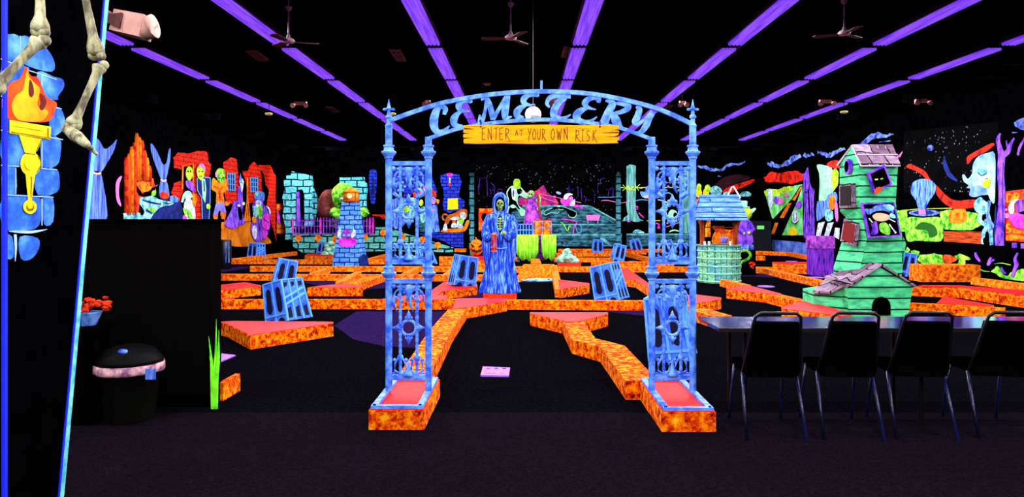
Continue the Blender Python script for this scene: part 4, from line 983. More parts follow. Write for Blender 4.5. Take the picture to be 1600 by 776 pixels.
# round window
q = U(208, 134, 11.15); nn = (U(246,134,10.9)-U(165,134,11.5)); nn.z = 0; nn.normalize(); n2 = Vector((nn.y, -nn.x, 0)); 
if n2.y > 0: n2 = -n2
mkr = lambda rx, ry, off: [q+nn*rx*math.cos(a)*1+Vector((0, 0, ry*math.sin(a)))+n2*off for a in (2*math.pi*i/20 for i in range(20))]
wf = build(MB().prism(mkr(.085, .125, .05), -n2*.05), 'house_window', m_violet, ho, 'oval violet window in the gable')
build(MB().prism(mkr(.055, .088, .058), -n2*.01), 'pane', m_black, wf)
# witch picture window
c_, n_, IN, f_ = hframe([(252,285),(388,282),(420,425),(285,432)], (10.78,)*4, .90, m_black, 'violet framed window picture of a witch', mat_fr=m_violet, name='witch_window')
PWW = WY(10.735); zl = lambda p: Z(1250, 210, 2.675, p)
piece(f_, PWW, 'witch_hat', m_blue, [sm(zl([(270,312),(300,310),(310,300),(345,292),(385,298),(392,315),(385,330),(350,318),(310,322),(285,335)]))], 0, 'blue witch hat')
piece(f_, PWW, 'witch_face', m_skin, [sm(zl([(302,340),(325,328),(365,335),(372,352),(345,362),(315,358)]))], 1, 'peach witch face')
piece(f_, PWW, 'witch_hair', m_tealL, [sm(zl([(345,300),(370,292),(390,305),(382,318),(360,315)])), sm(zl([(375,330),(392,335),(395,350),(372,345)]))], 2)
piece(f_, PWW, 'witch_dress', m_green, [sm(zl([(330,375),(355,368),(375,395),(368,420),(335,405)]))], 1, 'green witch dress')
piece(f_, PWW, 'witch_cat', m_violet, [sm(zl([(292,370),(300,375),(315,360),(322,385),(322,412),(296,418),(300,390)]))], 1, 'violet cat')
piece(f_, PWW, 'witch_broom', m_white, [stroke(zl([(370,375,5),(385,395,4),(398,412,8)])), stroke(zl([(285,350,4),(300,368,5)])), stroke(zl([(365,350,5),(395,365,3)]))], 2)

# ------------------------------------------------------------ long table and chairs
tb_ = thing('long_table', 'long glossy black table behind the row of chairs at right', 'table', (2.9, 5.3, 0))
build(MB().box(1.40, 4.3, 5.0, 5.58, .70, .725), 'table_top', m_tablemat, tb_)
build(MB().box(1.40, 4.3, 4.99, 5.0, .695, .725), 'edge_band', plain('dark_edge', (20, 15, 14), .5), tb_)
for x in (1.62, 2.9, 4.15):
    for y in (5.1, 5.48): build(MB().tube([(x, y, .0), (x, y, .70)], .016, 8), 'leg', m_blackgloss, tb_)
m_chr = plain('black_vinyl', (3, 3, 4), .8, 0); m_fab = plain('black_chair_frame', (9, 9, 14), .4, .25)
chair = thing('stacking_chair', 'x', 'chair', (0, 0, 0), 'stacking chairs along the table')
# local: back towards -y, seat towards +y
Wb, Wt = .21, .155
build(MB().rings([[Vector((x*s_, y, z)) for (x, y) in ((-1, 0), (1, 0), (1, 0), (-1, 0))] for s_, y, z in ()] ) if False else MB().box(-.2, .2, .02, .42, .42, .47), 'seat', m_chr, chair)
bp = [(-Wb+.01, .03, .45), (Wb-.01, .03, .45), (Wt+.015, -.085, .795), (-Wt-.015, -.085, .795)]
build(MB().prism(bp, (0, .035, .01)), 'backrest', m_chr, chair)
arc = [(-.215, .05, .44), (-.20, -.01, .58), (-.175, -.085, .78), (-.165, -.115, .845), (-.13, -.125, .87), (.13, -.125, .87), (.165, -.115, .845), (.175, -.085, .78), (.20, -.01, .58), (.215, .05, .44)]
build(MB().tube(arc, .012, 8), 'back_frame', m_fab, chair, smooth=True)
for sx in (-1, 1):
    build(MB().tube([(sx*.205, .09, .43), (sx*.215, .0, .21), (sx*.22, -.09, 0.0)], .013, 8), 'leg', m_chairleg, chair, smooth=True)
    build(MB().tube([(sx*.195, .36, .43), (sx*.205, .42, .2), (sx*.21, .46, 0.0)], .012, 8), 'leg', m_chairleg, chair, smooth=True)
build(MB().box(-.2, .2, .05, .07, .40, .42).box(-.2, .2, .37, .39, .40, .42), 'seat_frame', m_fab, chair)
chair.scale = (.9, 1, 1)
CH = [(1208, 'black stacking chair at the table, first from the gate'), (1328, 'black stacking chair at the table, second from the gate'), (1442, 'black stacking chair at the table, third from the gate'), (1572, 'black stacking chair cut by the right edge of the picture'), (1690, 'x')]
for i, (px, lb) in enumerate(CH[:4]):
    x = (px-CX)/F*4.82
    if i == 0: chair.location = (x, 4.82, 0); chair['label'] = lb; chair.rotation_euler = (0, 0, -.06)
    else: dup(chair, (x, 4.82+.01*i, 0), -.06-.02*i, lb)

# ------------------------------------------------------------ green draped table with chest and crate
YT = 24.6; T_ = lambda px, py, dy=0: AT(px, py, YT+dy)
tx0, tx1 = T_(808, 0).x, T_(868, 0).x; tz = zp(368, YT)
gt_ = thing('draped_table', 'table with ragged neon green cloths hanging down its front', 'table', ((tx0+tx1)/2, YT+.35, 0))
build(MB().box(tx0, tx1, YT, YT+.7, tz-.04, tz), 'table_top', m_navy, gt_)
for x in (tx0+.05, tx1-.05, (tx0+tx1)/2):
    for y in (YT+.08, YT+.6): build(MB().box(x-.04, x+.04, y-.04, y+.04, 0, tz-.04), 'leg', m_teal, gt_)
def cloth(pa, pb, bots, seed):
    n = 26; r_ = random.Random(seed); top = []; bot = []
    for i in range(n+1):
        f_ = i/n; px = pa+(pb-pa)*f_; k_ = f_*(len(bots)-1); j = min(int(k_), len(bots)-2); py = bots[j]+(bots[j+1]-bots[j])*(k_-j)+(r_.uniform(-1, 1))
        a = T_(px, 366.5, -.03); b = T_(px+r_.uniform(-.3, .3), py, -.06)
        w_ = .03*math.sin(i*1.1); top.append(a); bot.append(b+Vector((0, w_*1.6, 0)))
    mb = MB(); rs = []
    for a, b in zip(top, bot): m_ = (a+b)/2+Vector((0, (b.y-a.y)*.7, 0)); rs.append([a, m_, b, b+Vector((0, .012, 0)), m_+Vector((0, .012, 0)), a+Vector((0, .05, 0))])
    mb.rings(rs); return build(mb, 'cloth', mottled('neon_cloth', (90, 225, 20), (190, 255, 70), 5, stretch=(4, 1, .7)) if seed == 1 else bpy.data.materials['neon_cloth'], gt_, 'ragged neon green cloth', smooth=True)
cloth(807, 841, [396, 402, 408, 404, 409, 406, 403, 394], 1); cloth(846, 869, [393, 402, 406, 402, 408, 404, 396], 2)
# crate cage
cr = thing('cage_crate', 'dark blue crate with pale blue bars on the green draped table, left of the chest', 'crate', ((T_(820, 0).x), YT+.25, tz))
ca, cb = T_(807, 0).x, T_(833, 0).x; czt = zp(350, YT)
build(MB().box(ca+.02, cb-.02, YT+.05, YT+.45, tz, czt-.02), 'body', m_navy, cr)
cbm = MB()
for k in range(6): x = ca+(cb-ca)*(k+.3)/5.6; cbm.box(x-.012, x+.012, YT+.02, YT+.05, tz, czt)
cbm.box(ca-.03, cb+.03, YT+.01, YT+.04, (tz+czt)/2-.015, (tz+czt)/2+.015).box(ca, cb, YT+.02, YT+.47, czt-.02, czt)
build(cbm, 'bars', m_blockl, cr)
cs = thing('treasure_chest', 'orange panelled treasure chest with pink grey straps on the green draped table', 'chest', (T_(847, 0).x, YT+.3, tz))
ca, cb = T_(834, 0).x, T_(861, 0).x; cm = zp(355, YT); ct = zp(343.5, YT)
build(MB().box(ca, cb, YT+.05, YT+.55, tz, cm), 'body', m_wood, cs)
lidp = [(ca, YT+.05+.25*(1-math.cos(a)), cm+.01+(ct-cm)*math.sin(a)) for a in (math.pi*i/10 for i in range(11))]
build(MB().prism(lidp, (cb-ca, 0, 0)), 'lid', m_wood, cs)
pnl = MB(); stp = MB()
for r0, r1 in ((tz+.03, cm-.03), (cm+.03, ct-.07)):
    for k in range(2): x = ca+.05+(cb-ca)/2*k; pnl.box(x, x+(cb-ca)/2-.10, YT+.0, YT+.05, r0, r1)
for z in (tz+.01, cm, ct-.05): stp.box(ca-.01, cb+.01, YT+.0, YT+.05, z-.02, z+.02)
for k in range(3):
    x = ca+(cb-ca)*k/2; stp.box(x-.025, x+.025, YT-.01, YT+.05, tz, ct-.04)
for k in range(3):
    for z in (tz+.05, cm, ct-.06): stp.sph((ca+(cb-ca)*k/2, YT-.01, z), .022, 7, 5)
build(pnl, 'panel', m_orange, cs, 'orange panels'); build(stp, 'strap', mottled('pink_grey_strap', (110, 80, 120), (190, 150, 180), 12), cs)
# purple ghoul with a shovel pole
yg = YT+1.1; gX = AT(836, 330, yg).x; Gh = lambda px, py, dy=0: AT(px, py, yg+dy)
gh = thing('ghoul_statue', 'purple cloaked green skeletal ghoul leaning on a reddish staff behind the treasure chest', 'statue', (gX, yg, 0))
n = 20; rs = []
for (px, py, r) in ((836,400,.40),(835,370,.42),(833,350,.36),(833,335,.30),(832,322,.24),(832,311,.17),(832,304,.1)):
    c_ = Gh(px, py); rs.append([c_+Vector((r*(1+.07*math.sin(5*2*math.pi*i/n))*math.cos(2*math.pi*i/n), .7*r*math.sin(2*math.pi*i/n), 0)) for i in range(n)])
for v in rs[0]: v.z = 0
build(MB().rings(rs), 'cloak', m_purple, gh, smooth=True)
hc = Gh(830, 303, -.1)
build(MB().sph(hc, (.12, .13, .14), 12, 8).sph(hc+Vector((-.06, -.08, -.08)), (.08, .08, .07), 8, 6), 'skull', m_bone, gh, smooth=True)
build(MB().sph(hc+Vector((-.06, -.11, 0)), .03, 8, 5).sph(hc+Vector((.02, -.125, 0)), .03, 8, 5), 'eye_socket', m_black, gh)
build(MB().tube([Gh(838, 312, -.1), Gh(842, 318, -.3), Gh(841, 325, -.42)], [.05, .04, .03], 8).tube([Gh(842, 325, -.4), Gh(844, 310, -.42), Gh(842, 304, -.42)], [.035, .03, .025], 8), 'arm', m_bone, gh, smooth=True)
hn = MB(); hb = Gh(842, 326, -.42); hn.sph(hb, (.05, .04, .06), 8, 6)
for k in range(4): hn.tube([hb+Vector((0, 0, .035-.025*k)), hb+Vector((-.06, -.04, .03-.025*k)), hb+Vector((-.075, .01, .03-.025*k))], .012, 5)
hn.tube([hb, hb+Vector((-.02, -.05, .07))], .013, 5)
build(hn, 'hand', m_bone, gh, smooth=True)
build(MB().tube([Gh(840, 303, -.45), Gh(842, 325, -.45), Gh(845, 343, -.45)], .03, 8), 'staff', plain('reddish_staff', (140, 40, 25)), gh)

# jack-o-lantern
YP = 25.4; pX = AT(744.5, 0, YP).x; pz0 = zp(398.5, YP)
t = thing('jack_o_lantern', 'grinning orange pumpkin lantern standing on the low red platform', 'pumpkin', (pX, YP, pz0))
pz = (pz0+zp(374, YP))/2; ph = pz-pz0
n = 48; rs = []
for k in range(11):
    a = math.pi*k/10; r = .255*math.sin(a)**.8 if 0 < k < 10 else .03
    rs.append([Vector((pX+r*(1-.07*abs(math.cos(th*5)))*math.cos(th), YP+r*(1-.07*abs(math.cos(th*5)))*math.sin(th), pz-ph*math.cos(a))) for th in (2*math.pi*i/n for i in range(n))])
build(MB().rings(rs), 'body', m_orange, t, smooth=True)
build(MB().tube([(pX, YP, pz+ph-.03), (pX-.01, YP, pz+ph+.04), (pX-.05, YP, pz+ph+.09)], [.045, .03, .025], 7), 'stalk', m_tan, t)
PP = WY(YP-.235); c0 = AT(744.5, 387, YP)
face = [[(736,380.5),(742.5,385),(738,386.5),(736.5,384)], [(753,380.5),(746.5,385),(751,386.5),(752.5,384)], [(744.5,385.5),(746,388),(743,388)], [(735.5,388),(739,390),(741,389),(743,391),(746,391),(748,389),(750,390),(753.5,388),(751,393.5),(747.5,393),(746,395),(743,395),(741.5,393),(738,393.5)]]
piece(t, PP, 'carved_face', plain('dark_brown_carving', (45, 12, 0)), face, 0, 'dark carved eyes, nose and toothed grin', th=.07)
# stone pile
YQ = 21.3; q = AT(886, 0, YQ).x
t = thing('stone_pile', 'heap of pale turquoise rocks right of the green draped table', 'rocks', (q, YQ+.1, .16)); r_ = random.Random(11)
for (px, py, r) in ((877,408,.15),(885,408.5,.16),(893,408,.15),(899,409,.11),(873,410,.09),(881,402,.14),(890,402,.14),(896,404,.10),(885,396,.13),(889,395,.09),(882,399,.1),(886,391,.085)):
    c_ = AT(px, py, YQ+r_.uniform(-.03, .12)); c_.z = max(c_.z, .16+r*.7)
    build(MB().sph(c_, (r*1.15, r, r*.8), 9, 6, Matrix.Rotation(r_.uniform(-.5, .5), 3, 'Y')), 'rock', bpy.data.materials.get('pale_rock') or mottled('pale_rock', (60, 120, 110), (170, 240, 200), 9), t, smooth=True)
# second rock heap by the lighthouse
YQ2 = 26.5; q = AT(513, 0, YQ2).x
t = thing('stone_pile', 'pale green rock heap tucked in left behind the lighthouse', 'rocks', (q, YQ2, 0))
for (px, py, r) in ((510,397,.17),(518,397,.17),(506,399,.13),(514,390,.17),(519,388,.13),(512,384,.13),(517,380,.12),(522,392,.15)):
    c_ = AT(px, py, YQ2+r_.uniform(-.05, .1)); c_.z = max(c_.z, r*.7)
    build(MB().sph(c_, (r*1.15, r, r*.85), 9, 6), 'rock', bpy.data.materials['pale_rock'], t, smooth=True)
# two stone pillars before the night mural
m_pil = bricks('pillar_blocks', (100, 190, 195), (70, 150, 165), (8, 30, 40), .6, .3, .03, nz=5)
for (xa, xb, yt, ybm, YY, pt, lb) in ((733.2, 740.5, 270, 385, 29.0, False, 'slim turquoise block pillar left of the night sky mural'), (963, 970, 269, 388, 29.0, True, 'slim pointed turquoise block pillar right of the night sky mural')):
    a, b = AT(xa, 0, YY).x, AT(xb, 0, YY).x; mb = MB().box(a, b, YY, YY+.2, 0, zp(yt+(5 if pt else 0), YY))
    if pt: c_ = (a+b)/2; zt_ = zp(yt+5, YY); mb.rings([[Vector((a, YY, zt_)), Vector((b, YY, zt_)), Vector((b, YY+.2, zt_)), Vector((a, YY+.2, zt_))], [Vector((c_-.03, YY+.08, zt_+.16)), Vector((c_+.03, YY+.08, zt_+.16)), Vector((c_+.03, YY+.12, zt_+.16)), Vector((c_-.03, YY+.12, zt_+.16))]])
    tag(build(mb, 'stone_pillar', m_pil), lb, 'pillar', 'slim stone pillars')

# ------------------------------------------------------------ ceiling gear
def fan(px, yt, yh, lb, phase):
    Yf = (ZC-.02-H)*F/(CY-yt); Yf = min(Yf, 9.6); x = (px-CX)/F*Yf; zh = zp(yh, Yf); ztp = zp(yt, Yf)
    t = thing('ceiling_fan', lb, 'ceiling fan', (x, Yf, zh), 'ceiling fans')
    m_f = bpy.data.materials.get('dusty_pink_metal') or mottled('dusty_pink_metal', (150, 115, 125), (215, 180, 190), 8, .5)
    build(MB().tube([(x, Yf, zh), (x, Yf, ZC-.02)], .011, 8), 'rod', m_f, t)
    build(MB().lathe((x, Yf, ztp-.03), [(.012, 0), (.03, .01), (.045, .05), (.045, .06)], 12), 'canopy', m_f, t)
    build(MB().lathe((x, Yf, zh-.06), [(.02, 0), (.075, .015), (.085, .04), (.06, .065), (.03, .08), (.018, .12)], 16), 'motor', m_f, t, smooth=True)
    m_b = bpy.data.materials.get('dark_rose_blade') or plain('dark_rose_blade', (75, 36, 52), .6)
    for k in range(3):
        a = phase+k*2.094; c_, s_ = math.cos(a), math.sin(a); P_ = []
        for (r, w_) in ((.07, .03), (.16, .05), (.36, .055), (.40, .03)): P_.append((r, w_))
        ring = [(r, w_) for r, w_ in P_]+[(r, -w_) for r, w_ in reversed(P_)]
        build(MB().prism([(x+r*c_-w_*s_, Yf+r*s_+w_*c_, zh-.04+w_*.12) for r, w_ in ring], (0, 0, .007)), 'blade', m_b, t)
fan(451, 14, 61, 'ceiling fan on a thin rod at upper left', .3); fan(798, 8, 56, 'ceiling fan on a thin rod above the middle of the gate', 1.0); fan(1319, 3, 49, 'ceiling fan on a thin rod at upper right', .6)
m_vent = mottled('pinkish_vent_metal', (80, 62, 66), (150, 120, 115), 6, .5)
for (pts, lb) in (([(383,80),(402,80),(421,95),(404,96)], 'left'), ([(608,78),(625,78),(635,96),(620,96)], 'second from left'), ([(881,73),(898,74),(892,91),(877,90)], 'right of centre'), ([(1142,73),(1157,74),(1145,85),(1133,89)], 'rightmost, half behind a tube row'), ([(508,167),(518,167),(531,176),(521,176)], 'small one farther back on the left'), ([(1042,166),(1052,164),(1046,171),(1038,173)], 'small one farther back on the right')):
    zv = ZC-.33; P = []
    for px, py in pts: Yv = (zv-H)*F/(CY-py); P.append(Vector(((px-CX)/F*Yv, Yv, zv)))
    c_ = sum(P, Vector())/4
    t = thing('air_vent', 'pinkish slatted air vent in the black ceiling, '+lb, 'air vent', c_, 'ceiling air vents')
    build(MB().prism(P, (0, 0, .02)), 'frame', m_vent, t)
    s_ = MB()
    for k in range(1, 6):
        a = P[0].lerp(P[1], k/6); b = P[3].lerp(P[2], k/6); a = a.lerp(b, .08); b = b.lerp(a, .08); s_.tube([a-Vector((0, 0, .006)), b-Vector((0, 0, .006))], .008, 5)
    build(s_, 'slats', plain('dark_slats', (40, 30, 34)) if lb == 'left' else bpy.data.materials['dark_slats'], t)
    build(MB().box(c_.x-.1, c_.x+.1, c_.y-.1, c_.y+.1, zv+.02, ZC), 'duct', m_black, t)
def elight(px, py, lb, wpx=24, col=None):
    Yh = 15.5; c_ = AT(px, py, Yh); s_ = wpx/24
    t = thing('emergency_light', lb, 'emergency light', c_, 'small emergency lights under the ceiling')
    m_ = m_beige
    build(MB().box(c_.x-.13*s_, c_.x+.13*s_, Yh, Yh+.08, c_.z-.02, c_.z+.05), 'housing', m_, t)
    for sx in (-1, 1): build(MB().tube([(c_.x+sx*.12*s_, Yh, c_.z-.01), (c_.x+sx*.14*s_, Yh-.04, c_.z-.04), (c_.x+sx*.15*s_, Yh-.08, c_.z-.05)], [.02, .05, .055], 10), 'lamp_head', m_, t)
    build(MB().tube([(c_.x, Yh+.04, c_.z+.05), (c_.x, Yh+.04, ZC)], .008, 6), 'hanger', m_black, t)
elight(469, 162, 'twin headed pinkish emergency light at upper left'); elight(1291, 159, 'twin headed pinkish emergency light between the two right tube rows'); elight(1441, 158, 'twin headed pinkish emergency light at far right'); elight(668, 160, 'small pinkish emergency light just above the left of the arch', 10); elight(1067, 161, 'small pinkish emergency light just left of the right gate finial', 12); elight(866, 158, 'small pinkish emergency light behind the lettering', 12)
for (px, py, lb) in ((420,178,'left, beside the second tube row'), (1319,175,'right, between the two right tube rows'), (761,131,'centre, above the arch'), (613,178,'beside the left gate finial')):
    c_ = AT(px, py, 15.0)
    t = thing('spot_lamp', 'tiny yellow green spot lamp under the ceiling at '+lb, 'spot lamp', c_, 'tiny yellow green spot lamps')
    build(MB().sph(c_, (.085, .06, .035), 10, 6), 'head', mottled('yellow_green_glass', (120, 120, 30), (220, 220, 130), 15, .3) if px == 420 else bpy.data.materials['yellow_green_glass'], t, smooth=True)
    build(MB().tube([c_+Vector((0, .02, .03)), (c_.x, c_.y+.02, ZC)], .006, 5), 'hanger', m_black, t)
# mirror ball behind the lettering
c_ = AT(833, 179, 9.0); t = thing('mirror_ball', 'silver mirror ball hanging behind the cemetery lettering', 'mirror ball', c_)
mb = MB(); R0 = .105; m_ = 12
for i in range(m_):
    t0_, t1_ = math.pi*i/m_, math.pi*(i+1)/m_; nn_ = max(6, int(24*math.sin((t0_+t1_)/2)))
    for j in range(nn_):
        p0, p1 = 2*math.pi*j/nn_, 2*math.pi*(j+1)/nn_; s3 = lambda a, b: c_+Vector((R0*math.sin(a)*math.cos(b), R0*math.sin(a)*math.sin(b), R0*math.cos(a)))
        mb.add([s3(t0_+.01, p0+.01), s3(t0_+.01, p1-.01), s3(t1_-.01, p1-.01), s3(t1_-.01, p0+.01)], [(0, 1, 2, 3)])
build(mb, 'mirror_tiles', m_chrome, t)
build(MB().sph(c_, R0*.97, 16, 10), 'core', m_gray, t)
build(MB().lathe(c_, [(.03, .1), (.03, .13), (.01, .14)], 10).tube([c_+Vector((0, 0, .13)), (c_.x, c_.y, ZC)], .004, 5), 'hanging_chain', m_gray, t)
build(MB().sph(c_+Vector((-.06, -.08, -.035)), .032, 10, 6), 'glint_bead', emit('white_glint_glow', (255, 250, 245), 3), t, 'bright white glint added as a glowing bead')  # glint on the ball, put in as a small glowing sphere
# ------------------------------------------------------------ painted walls and cut-outs
WL = WX(XL); WR = WX(XR); WF = WY(YF)
WL.step = WR.step = WF.step = .006
ZB = lambda p: Z(265, 225, 4.567, p); ZA = lambda p: Z(130, 200, 5.175, p); ZJ = lambda p: Z(1170, 230, 4.3125, p)
ZK = lambda p: Z(1400, 180, 3.527, p); ZF = lambda p: Z(740, 250, 4.85, p); ZG = lambda p: Z(860, 260, 5.543, p); ZH = lambda p: Z(960, 250, 5.173, p)
ZI = lambda p: Z(1080, 240, 4.31, p); ZC_ = lambda p: Z(440, 255, 4.85, p); ZD = lambda p: Z(430, 230, 3.527, p); ZE = lambda p: Z(640, 240, 4.85, p)
def jag(pts, amp=1.2, n=5, seed=0):
    r_ = random.Random(seed); out = []
    for i in range(len(pts)):
        a = pts[i]; b = pts[(i+1) % len(pts)]
        for k in range(n):
            u = k/n; out.append((a[0]+(b[0]-a[0])*u+(r_.uniform(-amp, amp) if k else 0), a[1]+(b[1]-a[1])*u+(r_.uniform(-amp, amp) if k else 0)))
    return out
# --- left wall: stage curtains, organ, brick hall and monsters
m_curt = mottled('blue_curtain_paint', (25, 45, 210), (110, 150, 255), 3.2, stretch=(1, 5, .35))
for (lb, top, lo_, tie) in (('left painted blue stage curtain, cut by the tower panel', [(60,90),(100,80),(130,105),(160,160),(190,165),(235,130),(268,92),(245,180),(190,280),(140,355),(80,355),(66,300)], [(72,365),(138,365),(165,500),(180,580),(182,755),(45,755),(55,550)], [(75,360,14),(105,370,16),(138,362,14)]),
                            ('right painted blue stage curtain beside the organ', [(540,130),(560,135),(600,200),(640,290),(670,280),(690,175),(704,175),(698,270),(682,350),(664,412),(628,412),(590,320),(555,220)], [(626,425),(665,425),(685,480),(690,560),(615,560),(612,500)], [(620,415,12),(645,428,14),(668,418,12)])):
    t = mural('stage_curtain', lb, 'painted curtain', WL, *ZA([(sum(p[0] for p in lo_)/len(lo_), 755)])[0], 'painted stage curtains')
    piece(t, WL, 'upper_drape', m_curt, [sm(ZA(top), 3)]); piece(t, WL, 'lower_drape', m_curt, [sm(ZA(lo_), 3)]); piece(t, WL, 'tie_band', m_skin, [stroke(ZA(tie))], 3, 'pale tie band')
org = mural('pipe_organ', 'orange and red pipe organ rising to a point on the left wall', 'organ', WL, *ZA([(420, 690)])[0])
m_pipe = mottled('organ_pipe_orange', (215, 50, 5), (255, 130, 25), 3, stretch=(1, 6, .3))
PIPES = [(322,235),(345,205),(366,150),(388,118),(408,40),(430,75),(452,100),(473,180),(493,238),(513,305),(532,405)]
for k, (x, y) in enumerate(PIPES):
    bot = 700 if k < 4 else (470 if k > 8 else 425)
    a = WL(*ZA([(x, bot)])[0]); b = WL(a.y and ZA([(x, y)])[0][0], ZA([(x, y)])[0][1]); a.x = b.x = XL+.085; b.y = a.y
    w_ = .058
    build(MB().tube([a, b-Vector((0, 0, .12)), b], [w_, w_, .03], 10), 'organ_pipe', (m_red, m_pipe, m_orange)[k % 3] if k not in (0,) else m_red, org, smooth=True)
piece(org, WL, 'organ_case', m_red, [ZA([(352,470),(430,420),(500,430),(545,455),(560,470),(540,545),(430,560),(418,690),(352,690)])], 16)
piece(org, WL, 'organ_arch', m_orange, [sm(ZA([(400,450),(440,432),(490,436),(530,455),(510,500),(470,515),(430,505)]))], 18, 'orange keyboard arch')
piece(org, WL, 'organ_base', m_tealL, [jag(ZA([(285,688),(425,685),(430,700),(520,750),(300,752)]), .4)], 19, 'pale turquoise organ base')
piece(org, WL, 'round_disc', m_pink, [sm(ZA([(305,390),(280,400),(258,440),(255,520),(265,590),(290,630),(298,620),(280,540),(285,450)]))], 4, 'pink ring behind the organ')
drg = mural('dragon_couch', 'teal and blue winged creature sprawled over a dark blue couch beneath the organ', 'painted figure', WL, *ZA([(560, 755)])[0])
piece(drg, WL, 'couch', m_navy, [sm(ZA([(530,640),(600,570),(680,550),(745,570),(780,640),(785,755),(520,755)]))], 12, 'dark blue couch')
piece(drg, WL, 'body', m_tealL, [sm(ZA([(420,560),(470,545),(540,550),(600,580),(700,600),(690,620),(600,640),(540,700),(500,755),(430,750),(470,680),(430,610)]))], 14)
piece(drg, WL, 'body', m_navy, [stroke(ZA([(450,580,8),(520,600,16),(600,615,8)])), stroke(ZA([(480,660,20),(530,690,10)])), stroke(ZA([(620,600,6),(660,610,10),(690,605,4)]))], 16, 'dark blue shading marks')
piece(drg, WL, 'wing', m_gray, [ZA([(362,440),(405,470),(450,530),(500,500),(582,452),(555,480),(560,500),(520,545),(470,560),(420,545)])], 16, 'grey bat wings')
piece(drg, WL, 'collar', m_green, [sm(ZA([(500,640),(545,650),(560,670),(520,690),(495,670)])), sm(ZA([(295,705),(320,700),(325,740),(300,745)])), sm(ZA([(530,510),(560,505),(555,545),(525,545)]))], 16, 'green patches')
piece(drg, WL, 'pillow', m_red, [sm(ZA([(600,530),(630,512),(668,535),(660,570),(610,565)]))], 13, 'red pillow')
piece(drg, WL, 'bolster', m_blue, [sm(ZA([(680,550),(720,548),(745,575),(735,600),(675,590)]))], 15, 'blue bolster')
hall = mural('brick_ruins', 'red painted brick wall ruins with barred windows and an orange floor on the left wall', 'mural', WL, *ZB([(500, 700)])[0])
BR = [[(25,95),(60,60),(130,68),(200,48),(265,52),(275,120),(295,150),(290,200),(272,240),(290,300),(275,545),(165,545),(160,400),(100,330),(60,430),(10,345),(30,280),(85,260),(90,180),(30,170)],
      [(380,130),(405,118),(430,95),(475,108),(485,190),(495,260),(480,400),(440,430),(400,400),(385,300)], [(515,190),(550,195),(570,150),(600,128),(635,165),(655,230),(658,380),(610,425),(560,420),(545,300)],
      [(625,150),(710,148),(755,225),(757,695),(720,560),(690,420),(705,330),(680,290),(668,215)]]
for k, b_ in enumerate(BR): piece(hall, WL, 'brick_wall', m_redbr, [jag(ZB(b_), .9, 3, k)], k)
piece(hall, WL, 'painted_floor', mottled('ochre_floor_paint', (170, 80, 0), (235, 135, 15), 1.2), [sm(ZB([(350,558),(430,598),(520,560),(540,550),(600,570),(720,690),(690,712),(560,730),(420,722),(350,650)]), 3)], 2, 'orange ochre floor')
for w_ in ([(405,205),(458,210),(460,335),(408,330)], [(570,235),(622,240),(622,345),(572,340)]):
    f_ = piece(hall, WL, 'barred_window', m_navy, [ZB(w_)], 5, 'dark barred window')
    bars = [stroke(ZB([((w_[0][0]*(1-k)+w_[1][0]*k), w_[0][1]), ((w_[3][0]*(1-k)+w_[2][0]*k), w_[2][1])]), 1.1, False) for k in (.03, .35, .65, .97)]
    bars += [stroke(ZB([(w_[0][0], w_[0][1]*(1-k)+w_[3][1]*k), (w_[1][0], w_[1][1]*(1-k)+w_[2][1]*k)]), 1.0, False) for k in (.05, .33, .63, .95)]
    piece(hall, WL, 'window_bars', m_blockl, bars, 6)
piece(hall, WL, 'ruin_doorway', m_black, [ZB([(95,165),(152,150),(152,350),(95,325)])], 5, 'dark doorway')
piece(hall, WL, 'door_frame', m_orange, [stroke(ZB([(82,320),(86,155),(160,138),(160,350)]), 2.0, False)], 6, 'orange door frame')
def fig(lb, cat, px, py, parts, name='painted_figure', plane=None, base=8, group=None, z=ZB):
    plane = plane or WL; q = z([(px, py)])[0]
    t = mural(name, lb, cat, plane, q[0], q[1], group)
    for k, (nm, mt, shp) in enumerate(parts): piece(t, plane, nm, mt, [s_ if s_[0] == 'S' else s_ for s_ in shp], base+k)
    return t
B = lambda *p: sm(ZB(p), 3)
fig('green headed figure with a violet body standing in the dark doorway of the brick ruins', 'painted figure', 130, 335, [('body', m_violet, [B((105,265),(135,255),(165,300),(170,338),(140,330),(110,300))]), ('head', m_ygreen, [ZB(ell(128, 208, 25, 50))]), ('eyes', m_black, [ZB(ell(118,195,5,6)), ZB(ell(136,195,5,6))])])
fig('tall yellow green headed man in a dark suit on the left wall', 'painted figure', 240, 550, [('suit_outline', m_blockl, [ZB([(182,242),(225,232),(282,238),(280,420),(272,552),(220,552),(215,380),(185,330)])]), ('suit', m_navy, [ZB([(187,247),(225,238),(276,243),(274,420),(266,548),(226,548),(220,380),(190,326)])]), ('shirt', m_pgreen, [ZB([(215,245),(240,250),(248,330),(240,420),(222,380)])]), ('tie', m_navy, [ZB([(226,262),(233,262),(238,330),(230,345)])]), ('head', m_ygreen, [B((180,170),(205,155),(232,175),(232,215),(215,255),(195,250),(178,215))]), ('hair', m_pink, [B((188,160),(200,140),(222,142),(236,165),(238,195),(228,180),(205,160))]), ('hand', m_ygreen, [ZB(ell(258,445,15,20))]), ('eyes', m_black, [ZB(ell(192,195,5,5)), ZB(ell(214,195,5,5)), stroke(ZB([(190,228),(212,230)]), .9, False)])])
